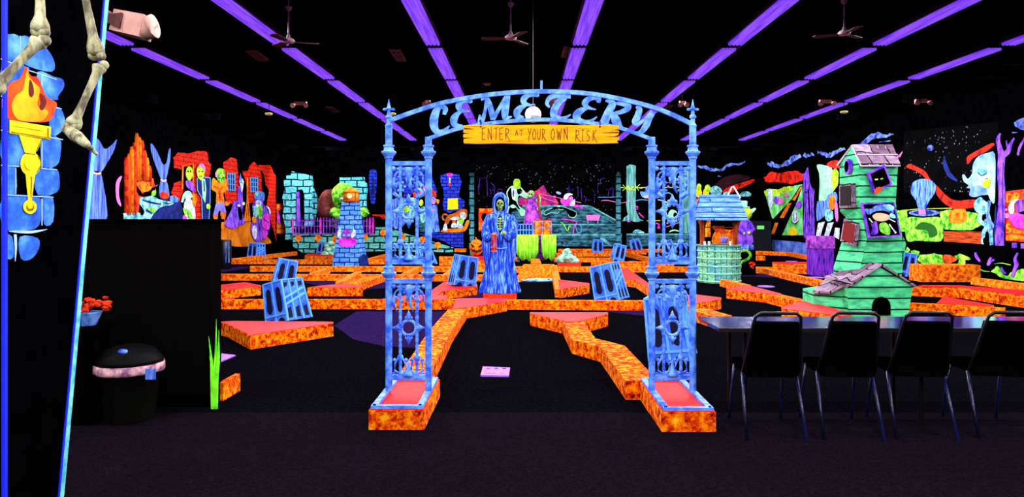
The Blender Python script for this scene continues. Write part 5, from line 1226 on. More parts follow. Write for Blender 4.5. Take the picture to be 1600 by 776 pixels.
fig('white gowned figure with pale green hood beside the couch on the left wall', 'painted figure', 130, 550, [('gown', m_white, [B((100,400),(140,395),(165,440),(168,550),(95,552),(90,470))]), ('hood', m_pgreen, [stroke(ZB([(75,415,12),(95,360,22),(125,345,22),(148,380,14)]))]), ('head', m_white, [ZB(ell(118, 385, 20, 28))]), ('cape', m_orange, [B((150,360),(175,360),(178,400),(165,450),(150,420))]), ('flowers', m_green, [B((75,460),(105,465),(105,500),(80,510)), B((110,480),(125,470),(150,530),(130,548))]), ('skirt', m_magenta, [B((80,510),(105,520),(100,550),(78,550))])])
fig('bare chested orange figure with a big green head and lilac shorts', 'painted figure', 345, 600, [('legs', m_orange, [ZB([(300,500),(335,500),(330,552),(305,552)]), B((352,488),(390,490),(385,540),(378,600),(358,602),(362,540))]), ('torso', m_orange, [B((300,240),(330,262),(370,240),(400,262),(408,305),(385,345),(372,350),(376,425),(322,425),(322,350),(290,325),(288,280))]), ('shorts', mottled('lilac_shorts', (110, 90, 220), (150, 150, 255), 4), [ZB([(320,418),(375,418),(392,490),(352,482),(340,470),(330,505),(298,505)])]), ('hand', m_orange, [B((378,415),(392,405),(400,415),(415,410),(412,430),(395,440),(380,435))]), ('chest_line', m_red, [stroke(ZB([(305,300,4),(340,315,5),(380,300,4)])), stroke(ZB([(345,320,4),(347,400,4)])), stroke(ZB([(330,350),(362,350)]), .8, False), stroke(ZB([(330,375),(362,375)]), .8, False)]), ('head', m_green, [B((318,190),(345,172),(375,190),(378,250),(355,278),(330,262),(318,225))]), ('ear', m_pink, [B((308,205),(318,200),(322,230),(312,235))]), ('grin', m_black, [stroke(ZB([(332,238,3),(350,245,4),(368,236,3)]))])])
fig('white faced witch in a tall violet robe painted between the brick towers', 'painted figure', 495, 440, [('robe', m_violet, [ZB([(478,300),(508,290),(515,440),(508,540),(475,540),(478,420)])]), ('face', m_white, [B((485,255),(500,240),(518,262),(515,300),(505,345),(495,300))]), ('hat', m_blue, [ZB([(482,262),(494,205),(506,258)])]), ('eye', m_black, [ZB(ell(498,272,4,4))])])
fig('deep violet gowned figure crouching beside the tall witch', 'painted figure', 455, 605, [('gown', m_violet, [B((448,408),(475,405),(490,440),(520,520),(528,565),(480,582),(440,605),(384,575),(405,520),(430,470))]), ('gown_fold', m_blue, [stroke(ZB([(440,480,5),(420,540,6),(400,572,3)])), stroke(ZB([(470,480,5),(480,530,6),(470,570,3)])), stroke(ZB([(450,430,4),(455,460,3)]))]), ('hand', m_white, [ZB(ell(483,438,12,9)), ZB(ell(516,425,9,12))])])
fig('orange broom standing upright on the painted floor', 'painted object', 545, 550, [('stick', m_orange, [ZB([(541,240),(551,240),(551,410),(541,410)])]), ('bristles', m_orange, [ZB([(540,402),(553,402),(568,550),(520,550)])]), ('bristle_gap', m_dkred, [stroke(ZB([(544,430),(535,545)]), .8, False), stroke(ZB([(549,430),(556,545)]), .8, False)])], 'painted_broom')
fig('huddle of small bright blue, white and magenta creatures right of the brick ruins', 'painted figure', 635, 690, [('backdrop', m_violet, [B((600,350),(655,348),(668,380),(662,430),(700,470),(705,560),(690,650),(640,690),(600,690),(570,620),(575,560),(600,520),(580,450),(600,400))]), ('hat', m_blue, [B((595,360),(630,335),(665,350),(665,400),(640,395),(600,390))]), ('face', m_white, [B((605,405),(635,402),(645,430),(625,455),(605,440)), B((580,590),(605,585),(612,640),(600,680),(580,640))]), ('body', m_tealL, [B((585,440),(612,450),(615,510),(590,530),(582,480)), B((600,345),(625,342),(622,365),(598,368))]), ('coat', m_green, [B((615,455),(645,440),(650,490),(640,540),(620,520))]), ('dress', m_magenta, [B((650,510),(690,500),(702,560),(695,610),(655,600),(645,560)), B((650,620),(678,615),(680,665),(655,672))]), ('scarf', m_orange, [B((575,520),(600,525),(605,555),(578,560))]), ('wing', m_white, [stroke(ZB([(675,440,6),(695,465,10),(702,500,6)])), stroke(ZB([(585,470,6),(600,475,8)]))]), ('line', m_black, [stroke(ZB([(612,420,3),(630,424,3)])), stroke(ZB([(655,530,3),(690,560,3)])), stroke(ZB([(620,560,3),(625,620,3)]))])])
ZP = lambda p: Z(420, 310, 11.08, p)
def poster(lb, plane, box, faceparts, marks):
    cx_ = (box[0]+box[2])/2; t = mural('wall_poster', lb, 'poster', plane, cx_, box[3], 'orange wall posters')
    piece(t, plane, 'sheet', m_red, [[(box[0],box[1]),(box[2],box[1]),(box[2],box[3]),(box[0],box[3])]], 3)
    for nm, mt, sh in faceparts: piece(t, plane, nm, mt, sh, 6)
    piece(t, plane, 'lettering', m_orange, marks, 5, 'orange lettering'); return t
poster('orange red wall poster with a white figure between brick ruins and castle', WL, (430, 318, 445.5, 365), [('oval', m_magenta, [ZP(ell(200,315,70,145))]), ('white_figure', m_white, [sm(ZP([(165,200),(210,195),(225,260),(215,300),(245,340),(235,420),(195,440),(175,380),(180,310),(155,260)]))])],
   [ZP([(125,105),(180,105),(175,160),(125,190)]), ZP([(215,100),(280,95),(280,150),(230,160)]), ZP([(125,440),(280,430),(280,510),(125,505)]), ZP([(130,530),(205,530),(205,595),(130,600)]), ZP([(218,530),(280,530),(280,590),(218,595)])])
# --- castle, ogre and low castle wall at the back left
PC = WY(31.2); PC.step = .02
cas = thing('castle_wall', 'turquoise stone castle gate cut-out at back left with a violet slit doorway', 'castle', (PC(470, 380).x, 31.2, 0))
piece(cas, PC, 'front_wall', m_turq, [jag(ZC_([(75,60),(232,95),(238,180),(245,230),(240,300),(238,470),(170,490),(80,495),(75,580),(30,580),(30,470),(10,400),(22,330),(8,260),(25,200),(18,130),(38,120),(38,95),(72,92)]), .35, 3)], 1, th=.15)
piece(cas, PC, 'side_wall', bricks('turquoise_side_stone', (100, 225, 225), (70, 175, 190), (8, 40, 70), .3, .25, .03), [ZC_([(232,95),(240,180),(292,312),(238,475)])], 3, th=.15)
d_ = piece(cas, PC, 'slit_doorway', m_black, [sm(ZC_([(118,215),(140,200),(168,210),(176,330),(172,472),(120,470),(116,330)]), 3)], 4, 'dark slit doorway')
piece(cas, PC, 'door_leaf', m_violet, [ZC_([(120,220),(142,212),(150,470),(120,472)])], 5, 'violet door')
build(MB().box(PC(446,0).x, PC(455,0).x, 31.15, 31.35, 0, PC(450, 374).z).box(PC(475,0).x, PC(489,0).x, 31.15, 31.35, 0, PC(480, 356).z), 'foot', m_black, cas)
PT = WY(31.9)
tw = thing('castle_tower', 'turquoise brick tower cut-out behind the green ogre', 'castle', (PT(552, 380).x, 31.9, 0))
piece(tw, PT, 'tower_wall', m_turq, [jag(ZC_([(440,108),(625,105),(628,140),(645,150),(648,200),(640,260),(642,390),(560,420),(440,400)]), .3, 3)], 0, th=.15)
build(MB().box(PT(535,0).x, PT(568,0).x, 31.9, 32.05, 0, PT(550, 341).z), 'foot', m_black, tw)
sl = thing('stone_slit', 'narrow blue brick window slit panel between the tower and the gate', 'painted panel', WF(582, 318)); piece(sl, WF, 'slit_panel', m_bluebr, [sm(ZC_([(668,60),(695,45),(720,60),(722,150),(715,260),(705,305),(680,305),(668,240),(664,150)]), 3)], 1)
piece(sl, WF, 'slit_gap', m_navy, [ZC_([(685,110),(702,110),(702,235),(685,235)])], 3)
YOG = 30.75; og = lambda x, y, d=0: AT(440+x/4.85, 255+y/4.85, YOG+d)
ogre = thing('ogre_statue', 'big green ogre with brown sleeves leaning over the castle wall behind the lighthouse', 'statue', og(440, 540))
zf_ = og(440, 540).z
build(MB().sph(og(375, 330, .2), (.62, .45, .78), 16, 12).sph(og(345, 320), (.36, .4, .70), 14, 10), 'body', mottled('brown_tunic', (75, 30, 25), (120, 55, 50), 3), ogre, smooth=True)
build(MB().sph(og(470, 400, .2), (.75, .4, .75), 14, 10), 'tunic', mottled('grey_fur', (60, 75, 80), (170, 190, 180), 9), ogre, smooth=True)
build(MB().sph(og(470, 235, -.2), (.52, .45, .50), 16, 12).sph(og(430, 260, -.3), (.26, .3, .45), 12, 8).sph(og(420, 275, -.5), (.20, .25, .22), 10, 8).sph(og(440, 180, -.3), (.14, .1, .17), 8, 6).sph(og(505, 180, -.3), (.14, .1, .14), 8, 6), 'head', m_green, ogre, smooth=True)
build(MB().sph(og(455, 270, -.62), .07, 10, 6), 'eye', m_white, ogre)
build(MB().tube([og(418, 300, -.55), og(440, 308, -.62), og(455, 300, -.6)], .03, 6), 'mouth', m_black, ogre)
for (xx, s_) in ((405, 1), (620, -1)):
    hb = MB().sph(og(xx, 372, -.5), (.24, .16, .22), 12, 8)
    for k in range(4): hb.tube([og(xx-20+14*k*s_, 385, -.6), og(xx+s_*(5+14*k), 400, -.72), og(xx+s_*(15+13*k), 420, -.7)], [.08, .075, .05], 7)
    hb.tube([og(xx-s_*10, 360, -.6), og(xx-s_*40, 385, -.7)], [.08, .05], 7)
    build(hb, 'hand', m_green, ogre, 'green hand with thick fingers', smooth=True)
build(MB().tube([og(360, 300, 0), og(345, 380, -.2), og(395, 375, -.4)], [.3, .3, .2], 12), 'sleeve', bpy.data.materials['brown_tunic'], ogre, smooth=True)
build(MB().box(og(330,0).x, og(600,0).x, YOG+.0, YOG+.5, 0, og(0, 480).z), 'plinth', m_black, ogre)
PV = WY(30.0); PV.step = .012
lw = thing('castle_parapet', 'low turquoise stone castle wall with painted torches sloping down to the right', 'low wall', (PV(580, 392).x, 30.0, 0))
piece(lw, PV, 'stone_face', m_turqs, [jag(ZD([(97,478),(552,478),(552,440),(600,440),(700,470),(800,500),(980,553),(980,577),(880,575),(560,572),(330,580),(270,598),(250,580),(150,580),(100,545)]), .5, 3)], 1, th=.2)
build(MB().box(PV(458,0).x, PV(586,0).x, 30.0, 30.7, 0, PV(458, 366).z).prism([PV(586,396.5)+Vector((0,0,0)), PV(708,396.5), PV(708,388), PV(600,356), PV(586,356)], (0, .6, 0)), 'core', m_black, lw)
m_glowr = mottled('torch_glow_orange', (255, 60, 5), (255, 190, 40), 9)
for (x, y) in ((130,500),(237,500),(330,505),(495,495),(597,470),(702,493),(812,508),(897,538)):
    piece(lw, PV, 'painted_torch', m_glowr, [ZD(ell(x, y, 19, 17, 12)), ZD([(x-4, y+12), (x+4, y+12), (x+2, y+30), (x-2, y+30)])], 3, 'painted orange torch')
fe = thing('picket_fence', 'violet picket fence on top of the low castle wall', 'fence', (PV(522, 360).x, 29.9, PV(522, 365.5).z))
zft, zfb = PV(500, 341).z, PV(500, 365).z
build(MB().box(PV(458,0).x, PV(586,0).x, 29.88, 29.91, PV(0,353).z-.02, PV(0,353).z+.02).box(PV(458,0).x, PV(586,0).x, 29.88, 29.91, PV(0,345).z-.015, PV(0,345).z+.015).box(PV(458,0).x, PV(586,0).x, 29.88, 29.91, zfb, zfb+.04), 'rail', m_purple, fe)
for k in range(27):
    x = PV(459+k*4.8, 0).x; th_ = .04 if k % 9 == 0 or k > 24 else .018
    build(MB().box(x-th_, x+th_, 29.86, 29.88, zfb, zft).box(x-th_*.3, x+th_*.3, 29.86, 29.88, zft, zft+.05), 'picket', m_magenta if th_ > .03 else m_violet, fe)
# --- behind and right of the left gate pillar
piece_red = thing('red_bench', 'small red brick ledge between the castle and the left gate pillar', 'ledge', WF(595, 345)); piece(piece_red, WF, 'ledge_face', m_redbr, [ZC_([(685,385),(780,385),(790,415),(770,425),(740,400),(690,398)])], 1)
bl = mural('brick_ledge', 'blue brick ledge in front of the far wall carrying the painted lion', 'ledge', WF, 700, 390)
piece(bl, WF, 'ledge_face', m_bluebr, [ZE([(75,605),(160,598),(408,598),(408,710),(330,705),(260,660),(80,615)])], 1)
chim = mural('brick_chimney', 'blue brick chimney breast with a candle and a yellow notice on the far wall', 'chimney', WF, 705, 340)
piece(chim, WF, 'brickwork', m_bluebr, [jag(ZE([(235,165),(290,148),(375,158),(395,220),(380,270),(370,320),(420,360),(415,400),(380,420),(300,450),(262,430),(250,380),(262,330),(255,270),(235,220)]), .5, 3)], 1)
piece(chim, WF, 'candle', m_white, [ZE([(298,180),(310,180),(310,222),(298,222)])], 3, 'white candle'); piece(chim, WF, 'candle_holder', m_red, [ZE([(293,220),(315,220),(308,250),(300,250)])], 3, 'red candle holder'); piece(chim, WF, 'candle_glow', m_magenta, [ZE(ell(305, 160, 24, 14))], 2, 'pink halo')
piece(chim, WF, 'notice', m_yel, [ZE([(290,340),(366,338),(368,420),(288,424)])], 4, 'blank yellow notice')
EL = lambda *p: sm(ZE(p), 3)
fig('brown and white striding lion figure on an orange ground atop the blue ledge', 'painted figure', 340, 580, [('ground', m_orange, [EL((250,575),(300,568),(400,560),(430,510),(455,505),(440,555),(400,592),(250,594))]), ('tail', m_tan, [stroke(ZE([(285,500,9),(258,500,12),(250,478,12),(258,460,12),(280,462,11),(290,470,7)]))]), ('leg', m_tan, [ZE([(278,480),(305,490),(300,520),(278,545),(264,545),(270,510)]), ZE([(318,495),(350,490),(352,535),(330,535)])]), ('paw', m_white, [EL((262,538),(278,532),(286,578),(254,580)), EL((322,528),(348,525),(358,556),(318,558)), EL((365,500),(392,520),(405,558),(360,556))]), ('body', m_tan, [EL((276,500),(292,466),(340,450),(375,425),(405,430),(400,480),(370,505),(320,500),(290,512))]), ('belly', m_white, [EL((308,492),(340,478),(372,478),(372,496),(340,503))]), ('head', m_tan, [EL((372,440),(385,422),(410,418),(434,424),(437,455),(430,490),(405,500),(380,480))]), ('mane', m_white, [EL((384,452),(405,442),(426,455),(424,488),(405,500),(386,480))]), ('paw_rest', m_green, [EL((374,492),(390,484),(412,505),(405,530),(380,528))]), ('eye', m_black, [ZE(ell(400,458,4,4)), ZE(ell(414,462,4,4))])], 'painted_lion', WF, 2, None, ZE)
fig('blue robed wizard figure standing on the blue ledge right of the gate post', 'painted figure', 195, 595, [('robe', m_blue, [ZE([(170,390),(208,385),(215,470),(228,590),(160,598),(158,480)])]), ('cloak_fold', m_blockl, [stroke(ZE([(185,420,5),(180,500,6),(190,580,6)]))]), ('head', m_pink, [ZE(ell(182, 362, 17, 22))]), ('hat', m_blue, [ZE([(160,345),(182,320),(205,345),(195,352)])]), ('hair', m_orange, [EL((202,345),(225,350),(222,375),(210,378))]), ('hand', m_pink, [ZE(ell(172,428,14,10))])], 'painted_figure', WF, 2, None, ZE)
fig('green robed figures under a red roof seen through the left gate pillar', 'painted figure', 90, 590, [('robe', m_teal, [ZE([(60,430),(120,420),(130,500),(118,595),(80,590),(60,520)])]), ('robe_front', m_tealL, [EL((0,350),(40,335),(70,345),(60,430),(30,470),(0,520)), EL((80,420),(120,400),(128,470),(110,520),(85,510))]), ('head', m_ygreen, [ZE(ell(88, 372, 16, 26)), ZE(ell(-25, 420, 22, 26))]), ('roof', m_red, [ZE([(25,300),(60,265),(165,258),(200,290),(205,330),(160,320),(30,330)])]), ('roof_items', m_white, [EL((40,270),(80,258),(125,270),(120,285),(50,285))]), ('roof_berry', m_magenta, [EL((80,245),(95,235),(125,250),(115,262),(85,262))])], 'painted_figure', WF, 2, None, ZE)
fig('deep blue pointed tent of brick pattern seen behind the left gate pillar', 'painted panel', -20, 480, [('tent', m_bluebr, [ZD([(700,300),(745,110),(760,90),(820,105),(860,150),(895,250),(880,250),(850,220),(760,240),(740,290)]), jag(ZD([(640,130),(690,95),(740,110),(745,180),(710,250),(650,220),(635,180)]), .5, 3)]), ('scatter', m_blue, [jag(ZD([(620,290),(700,275),(740,300),(745,380),(700,440),(660,450),(620,400)]), .8, 3)])], 'blue_tent', WF, 0, None, ZE)
# --- night sky mural at the centre
def stars_mat():
    m, nt, b = base_mat('starry_night_paint', .9, .02)
    tc = nt.nodes.new('ShaderNodeTexCoord'); v = nt.nodes.new('ShaderNodeTexVoronoi'); v.inputs['Scale'].default_value = 7.5; v.inputs['Randomness'].default_value = 1
    nt.links.new(tc.outputs['UV'], v.inputs['Vector'])
    c1 = ramp(nt, v.outputs['Distance'], [(.10, (150, 165, 190)), (.17, (3, 3, 5))])
    mx = nt.nodes.new('ShaderNodeMixRGB'); mx.blend_type = 'MULTIPLY'; mx.inputs[0].default_value = 1
    nt.links.new(c1, mx.inputs[1]); nt.links.new(ramp(nt, noise(nt, 1.6, 4, 'UV'), [(.42, (18, 18, 18)), (.68, (255, 255, 255))]), mx.inputs[2]); nt.links.new(mx.outputs[0], b.inputs['Base Color']); return m
m_stars = stars_mat()
night = mural('night_sky_mural', 'dark starry night mural with violet skyline and teal steps on the far wall', 'mural', WF, 850, 390)
piece(night, WF, 'starry_sky', m_stars, [[(745,255),(960,255),(960,335),(745,335)]], 0)
m_vline = mottled('dim_violet_line', (40, 12, 95), (85, 40, 185), 6)
sky = [[(40,260),(45,140),(100,132),(105,275)], [(130,170),(158,195),(158,260)], [(35,230),(36,190),(45,190)], [(180,245),(185,220),(215,220),(215,255)], [(122,220),(132,225),(132,260)]]
piece(night, WF, 'skyline', m_vline, [stroke(ZF(s_), .8, False) for s_ in sky]+[stroke(ZG(s_), .8, False) for s_ in ([(150,225),(160,160),(170,225)], [(225,180),(238,175),(240,260)], [(265,190),(272,300)], [(410,230),(412,150),(430,140),(435,110),(470,100)], [(380,310),(382,240),(395,240)], [(300,310),(310,260),(320,290),(350,290)], [(500,260),(505,205),(540,180)], [(540,260),(542,190)])], 2, 'violet outlines of distant buildings')
m_sunset = mottled('sunset_glow_paint', (60, 20, 130), (255, 70, 40), 2.2, lo=.35, hi=.65, mid=(170, 30, 110))
piece(night, WF, 'sunset', m_sunset, [sm(ZF([(330,340),(360,270),(420,240),(480,230),(530,190),(560,250),(620,290),(625,345)]), 3)], 1, 'violet and red sunset glow')
piece(night, WF, 'step_top', m_teal, [ZG([(-240,340),(320,335),(560,465),(560,490),(-300,480),(-340,400)])], 3, 'dark teal upper step')
m_edge = mottled('pale_teal_edge', (40, 110, 125), (110, 190, 195), 3)
piece(night, WF, 'step_edge', m_edge, [stroke(ZG([(-240,342),(320,340),(345,345),(575,470)]), 2.2, False), stroke(ZG([(300,350),(545,485)]), .9, False), stroke(ZG([(-330,500),(565,500)]), 2.0, False), stroke(ZG([(-380,590),(618,590)]), 3.6, False)], 5, 'pale teal step edges')
piece(night, WF, 'step_front', m_teal, [ZG([(-340,500),(565,500),(570,575),(-380,575)]), ZG([(-380,590),(618,590),(618,690),(-400,690)])], 4, 'dark teal step fronts')
piece(night, WF, 'step_glow', m_edge, [stroke(ZG([(120,680,8),(95,650,22),(120,690,8)])), stroke(ZG([(430,620,8),(470,640,26),(530,690,10)])), stroke(ZG([(595,600,26),(600,690,22)]), None, False)], 6)
FF = lambda *p: sm(ZF(p), 3); GG = lambda *p: sm(ZG(p), 3)
fig('green headed monster in a black jacket and white shirt striding on the night mural', 'painted figure', 310, 420, [('outline', m_pgreen, [FF((255,230),(290,195),(350,200),(380,230),(410,265),(405,290),(375,280),(340,270),(335,330),(360,360),(395,385),(385,420),(360,420),(340,380),(300,345),(270,365),(255,420),(250,350),(262,300),(250,260))]), ('jacket', m_black, [FF((262,235),(285,210),(292,290),(320,310),(330,330),(352,370),(340,372),(300,335),(265,352),(268,300),(258,262)), FF((330,215),(352,210),(370,240),(345,262),(332,250))]), ('shirt', m_white, [FF((290,210),(320,205),(325,260),(310,305),(292,280))]), ('tie', m_navy, [FF((298,235),(306,232),(304,275),(296,280))]), ('head', m_ygreen, [FF((302,170),(312,145),(345,145),(355,180),(350,215),(320,218),(305,200))]), ('hand', m_pgreen, [ZF(ell(398,265,18,14)), ZF(ell(300,352,20,12)), ZF(ell(378,400,12,18))])], 'painted_figure', WF, 8, None, ZF)
fig('tow ropes and pink and white flying figure painted on the night mural', 'painted figure', 160, 370, [('rope', m_pink, [stroke(ZF([(355,240,4),(420,255,4),(640,325,4)])), stroke(ZF([(490,255,4),(640,285,4),(690,300,3)])), stroke(ZG([(200,300),(265,315)]), .9, False)]), ('body', m_magenta, [GG((85,290),(120,275),(165,270),(185,300),(170,330),(150,342),(100,325)), GG((200,335),(235,330),(275,345),(275,370),(255,352),(210,355)), ZG(ell(35,262,14,10))]), ('head', m_pink, [ZG(ell(178,278,18,20))]), ('hair', m_white, [GG((112,275),(130,238),(170,232),(195,245),(165,252),(140,285))]), ('bow', m_white, [GG((165,335),(185,300),(212,282),(212,320),(195,345)), GG((48,220),(70,218),(92,232),(85,242),(60,238))])], 'painted_figure', WF, 10, None, ZG)
fig('black winged hound outlined in pale green lying on the upper step of the night mural', 'painted figure', 90, 430, [('outline', m_pgreen, [stroke(ZG([(-60,400,4),(-20,370,4),(60,355,4),(80,375,4),(130,370,3),(150,400,4),(165,435,4),(210,440,4),(225,400,3),(185,375,3),(120,350,3)])), stroke(ZG([(-60,400,4),(-40,420,4),(0,400,4),(60,405,4),(75,390,4)])), ZG(ell(70,350,14,14)), stroke(ZG([(-70,410,5),(-75,390,5),(-55,375,4)]))]), ('body', m_black, [GG((0,375),(55,362),(130,375),(148,405),(170,430),(205,432),(218,402),(180,382),(120,358),(40,350))]), ('eyes', m_yel, [ZG(ell(66,348,3,3)), ZG(ell(74,348,3,3))])], 'painted_hound', WF, 9, None, ZG)
fig('pink bench painted on the night mural steps', 'painted object', 368, 490, [('seat', m_pink, [ZG([(306,420),(432,420),(418,468),(316,468)])]), ('leg', m_blockl, [ZG([(318,468),(326,468),(328,492),(320,492)]), ZG([(406,468),(414,468),(414,492),(406,492)])])], 'painted_bench', WF, 8, None, ZG)
fig('magenta, green and white neon chairs outlined on the lower step of the night mural', 'painted object', 180, 575, [('green_line', m_green, [stroke(ZG([(88,482,8),(115,500,8),(148,560,8),(165,510,7),(185,545,6)]))]), ('magenta_line', m_magenta, [stroke(ZG([(95,455,9),(150,460,9),(225,480,8),(205,520,8),(198,575,8)])), stroke(ZG([(-20,450,6),(35,458,6)]))]), ('white_line', m_blockl, [stroke(ZG([(215,510,5),(240,500,7),(265,520,6),(262,572,6)])), stroke(ZG([(215,510,5),(235,570,6),(262,572,5)]))])], 'painted_chairs', WF, 8, None, ZG)
ZQ = lambda p: Z(740, 320, 15.5, p)
poster('red wall poster with a purple round figure half hidden by the reaper', WF, (748, 325.5, 770, 361), [('oval', m_red, [ZQ(ell(250,300,100,130))]), ('dark_oval', m_black, [ZQ(ell(265,300,75,105))]), ('purple_figure', m_purple, [ZQ(ell(290,305,58,70))])], [ZQ([(145,85),(270,90),(230,165),(150,185)]), ZQ([(330,90),(460,80),(450,150),(340,160)]), ZQ([(125,430),(330,430),(335,500),(130,520)]), ZQ([(125,540),(330,520),(320,580),(125,620)])])
# --- tree mural seen beside and through the right gate pillar
trm = mural('dead_tree_mural', 'pale teal dead tree trunks with neon monsters painted right of the night mural', 'mural', WF, 1010, 390)
m_trunk = mottled('pale_teal_trunk', (45, 115, 120), (125, 205, 195), 2.5, stretch=(4, 1, .5))
piece(trm, WF, 'trunk', m_trunk, [jag(ZH([(98,48),(130,35),(172,45),(172,300),(170,400),(200,470),(235,490),(180,500),(120,485),(60,498),(75,470),(110,440),(95,370),(98,300)]), .6, 3), jag(ZH([(530,60),(600,55),(605,590),(530,590),(535,300)]), .5, 3)], 2)
piece(trm, WF, 'ledge', m_teal, [ZH([(98,595),(640,595),(640,700),(98,700)])], 1, 'dark teal ledge'); piece(trm, WF, 'ledge_edge', m_edge, [stroke(ZH([(98,600),(640,600)]), 2.6, False)], 3)
piece(trm, WF, 'leaf_burst', m_ygreen, [stroke(ZH([(c0_, d0_), (c0_+45*math.cos(a), d0_+30*math.sin(a))]), 1.0, False) for (c0_, d0_) in ((90,225),(180,220),(130,235)) for a in (0.3,1.2,2.2,3.3,4.2,5.3)], 4, 'yellow green leaf bursts')
piece(trm, WF, 'rod', m_pink, [stroke(ZH([(-110,330,3),(-60,325,5),(50,345,4),(130,330,3)])), stroke(ZH([(405,180,4),(520,185,3)]), None, False), stroke(ZH([(415,540,5),(520,505,5)]), None, False)], 5, 'pink rods')
piece(trm, WF, 'rod', m_blockl, [stroke(ZH([(-135,300,4),(60,298,5)]), None, False), stroke(ZH([(170,330,5),(210,320,6),(280,325,4)])), stroke(ZH([(405,270,9),(440,265,9),(470,285,6)]))], 5, 'pale blue rods'); piece(trm, WF, 'rod', m_yel, [stroke(ZH([(200,222),(250,220)]), .9, False), stroke(ZH([(405,222),(520,220)]), .9, False), stroke(ZH([(260,490),(370,488)]), .9, False)], 5, 'yellow rods')
mo_ = fig('big pale blue toothy monster head beside the right gate pillar', 'painted figure', 290, 310, [('head', m_blue, [sm(ZH([(245,250),(255,215),(300,200),(350,210),(378,250),(375,290),(340,310),(290,300),(250,295)]), 3)]), ('snout', m_blockl, [sm(ZH([(208,255),(245,258),(290,280),(285,305),(235,305),(215,285)]), 3)]), ('glow', m_skin, [sm(ZH([(235,290),(290,282),(280,305),(245,308)]), 3)]), ('teeth', m_white, [ZH([(240,292),(250,292),(245,302)]), ZH([(258,290),(268,290),(263,300)])])], 'painted_figure', WF, 6, None, ZH)
fig('pale green spiky nest creature seen between the bars of the right gate pillar', 'painted figure', 480, 520, [('wreath', m_tealL, [stroke(ZH([(470+50*math.cos(a), 430+60*math.sin(a)), (470+95*math.cos(a+.3), 430+95*math.sin(a+.3))]), 2.6, False) for a in (0,.6,1.2,1.8,2.4,3.0,3.6,4.2,4.8,5.4)]), ('core', m_pgreen, [sm(ZH([(435,430),(460,400),(500,415),(505,455),(470,470),(440,460)]), 3)]), ('centre', m_black, [ZH(ell(490,445,16,22))]), ('tail', m_pgreen, [stroke(ZH([(350,320,6),(400,330,8),(440,350,10),(500,340,6)])), stroke(ZH([(440,580,8),(480,565,12),(520,575,8)]))])], 'painted_figure', WF, 6, None, ZH)
fig('scattered magenta squiggles and small turquoise mound beneath the dead tree', 'painted object', 200, 590, [('squiggle', m_magenta, [stroke(ZH([(165,380,7),(185,375,8),(185,395,7),(170,398,6)])), stroke(ZH([(195,425,7),(235,465,8)])), stroke(ZH([(335,510,8),(360,520,12),(350,548,10),(370,545,8)])), ZH(ell(115,495,14,7))]), ('mound', m_tealL, [sm(ZH([(150,588),(165,565),(190,560),(215,570),(240,588)]), 3)])], 'painted_squiggles', WF, 5, None, ZH)
# --- far wall behind the well
m_cloud = mottled('blue_cloud_paint', (8, 18, 130), (120, 155, 255), 4.0, lo=.38, hi=.62)
m_redsky = mottled('red_cloud_paint', (60, 2, 2), (255, 38, 14), 3.5, lo=.36, hi=.56)
sk2 = mural('sunset_cloud_mural', 'blue clouds and slanting red sunset streak painted on the far wall above the well', 'mural', WF, 1130, 300)
piece(sk2, WF, 'blue_cloud', m_cloud, [stroke(ZI([(40,85,8),(90,90,22),(150,108,22),(200,105,20),(250,80,24),(300,70,22),(365,52,12)])), stroke(ZI([(180,150,6),(205,152,10)])), stroke(ZI([(455,85,22),(475,85,22)]))], 1)
piece(sk2, WF, 'red_streak', m_redsky, [sm(ZI([(210,255),(270,215),(340,195),(415,172),(425,185),(370,215),(300,245),(250,270)]), 3), sm(ZI([(490,170),(517,140),(530,150),(500,185)]), 3)], 2)
piece(sk2, WF, 'purple_haze', mottled('dark_maroon_haze', (22, 4, 12), (55, 8, 25), 1.5), [sm(ZI([(150,230),(220,160),(330,140),(400,165),(300,200),(220,250)]), 3)], 0)
tr2 = mural('violet_dead_tree', 'small violet dead tree in the far right corner of the hall', 'painted tree', WF, 1188, 325)
piece(tr2, WF, 'trunk', m_violet, [sm(ZI([(455,150),(468,130),(478,150),(482,200),(478,260),(470,285),(456,280),(460,230),(450,200)]), 3), ZI([(458,300),(476,300),(478,360),(458,360)])], 1)
fig('pair of yellow green hooded heads peering over the roof of the well', 'painted figure', 80, 290, [('body', m_yel, [sm(ZI([(35,235),(65,235),(70,290),(35,290)]), 2), sm(ZI([(85,240),(120,230),(115,285),(80,285)]), 2)]), ('head', m_ygreen, [ZI(ell(52, 225, 16, 25)), ZI(ell(110, 232, 20, 24))]), ('robe', m_orange, [ZI([(90,400),(128,400),(130,560),(92,560)]), ZI([(30,300),(45,300),(45,420),(30,400)])]), ('trim', m_yel, [ZI([(90,430),(130,430),(130,440),(90,440)]), ZI([(94,380),(102,380),(104,560),(96,560)])])], 'painted_figure', WF, 2, None, ZI)
fig('white and pale blue birds flying in a row above the well roof', 'painted birds', 180, 275, [('bird', m_tealL, [sm(ZI([(125,235),(160,215),(180,222),(205,240),(200,270),(150,280),(128,262)]), 2), sm(ZI([(215,265),(240,255),(255,275),(220,280)]), 2), sm(ZI([(325,275),(350,255),(385,255),(405,275),(395,288),(340,288)]), 2)]), ('wing_line', m_navy, [stroke(ZI([(150,240),(175,262)]), .9, False), stroke(ZI([(175,235),(195,262)]), .9, False)])], 'painted_birds', WF, 3, None, ZI)
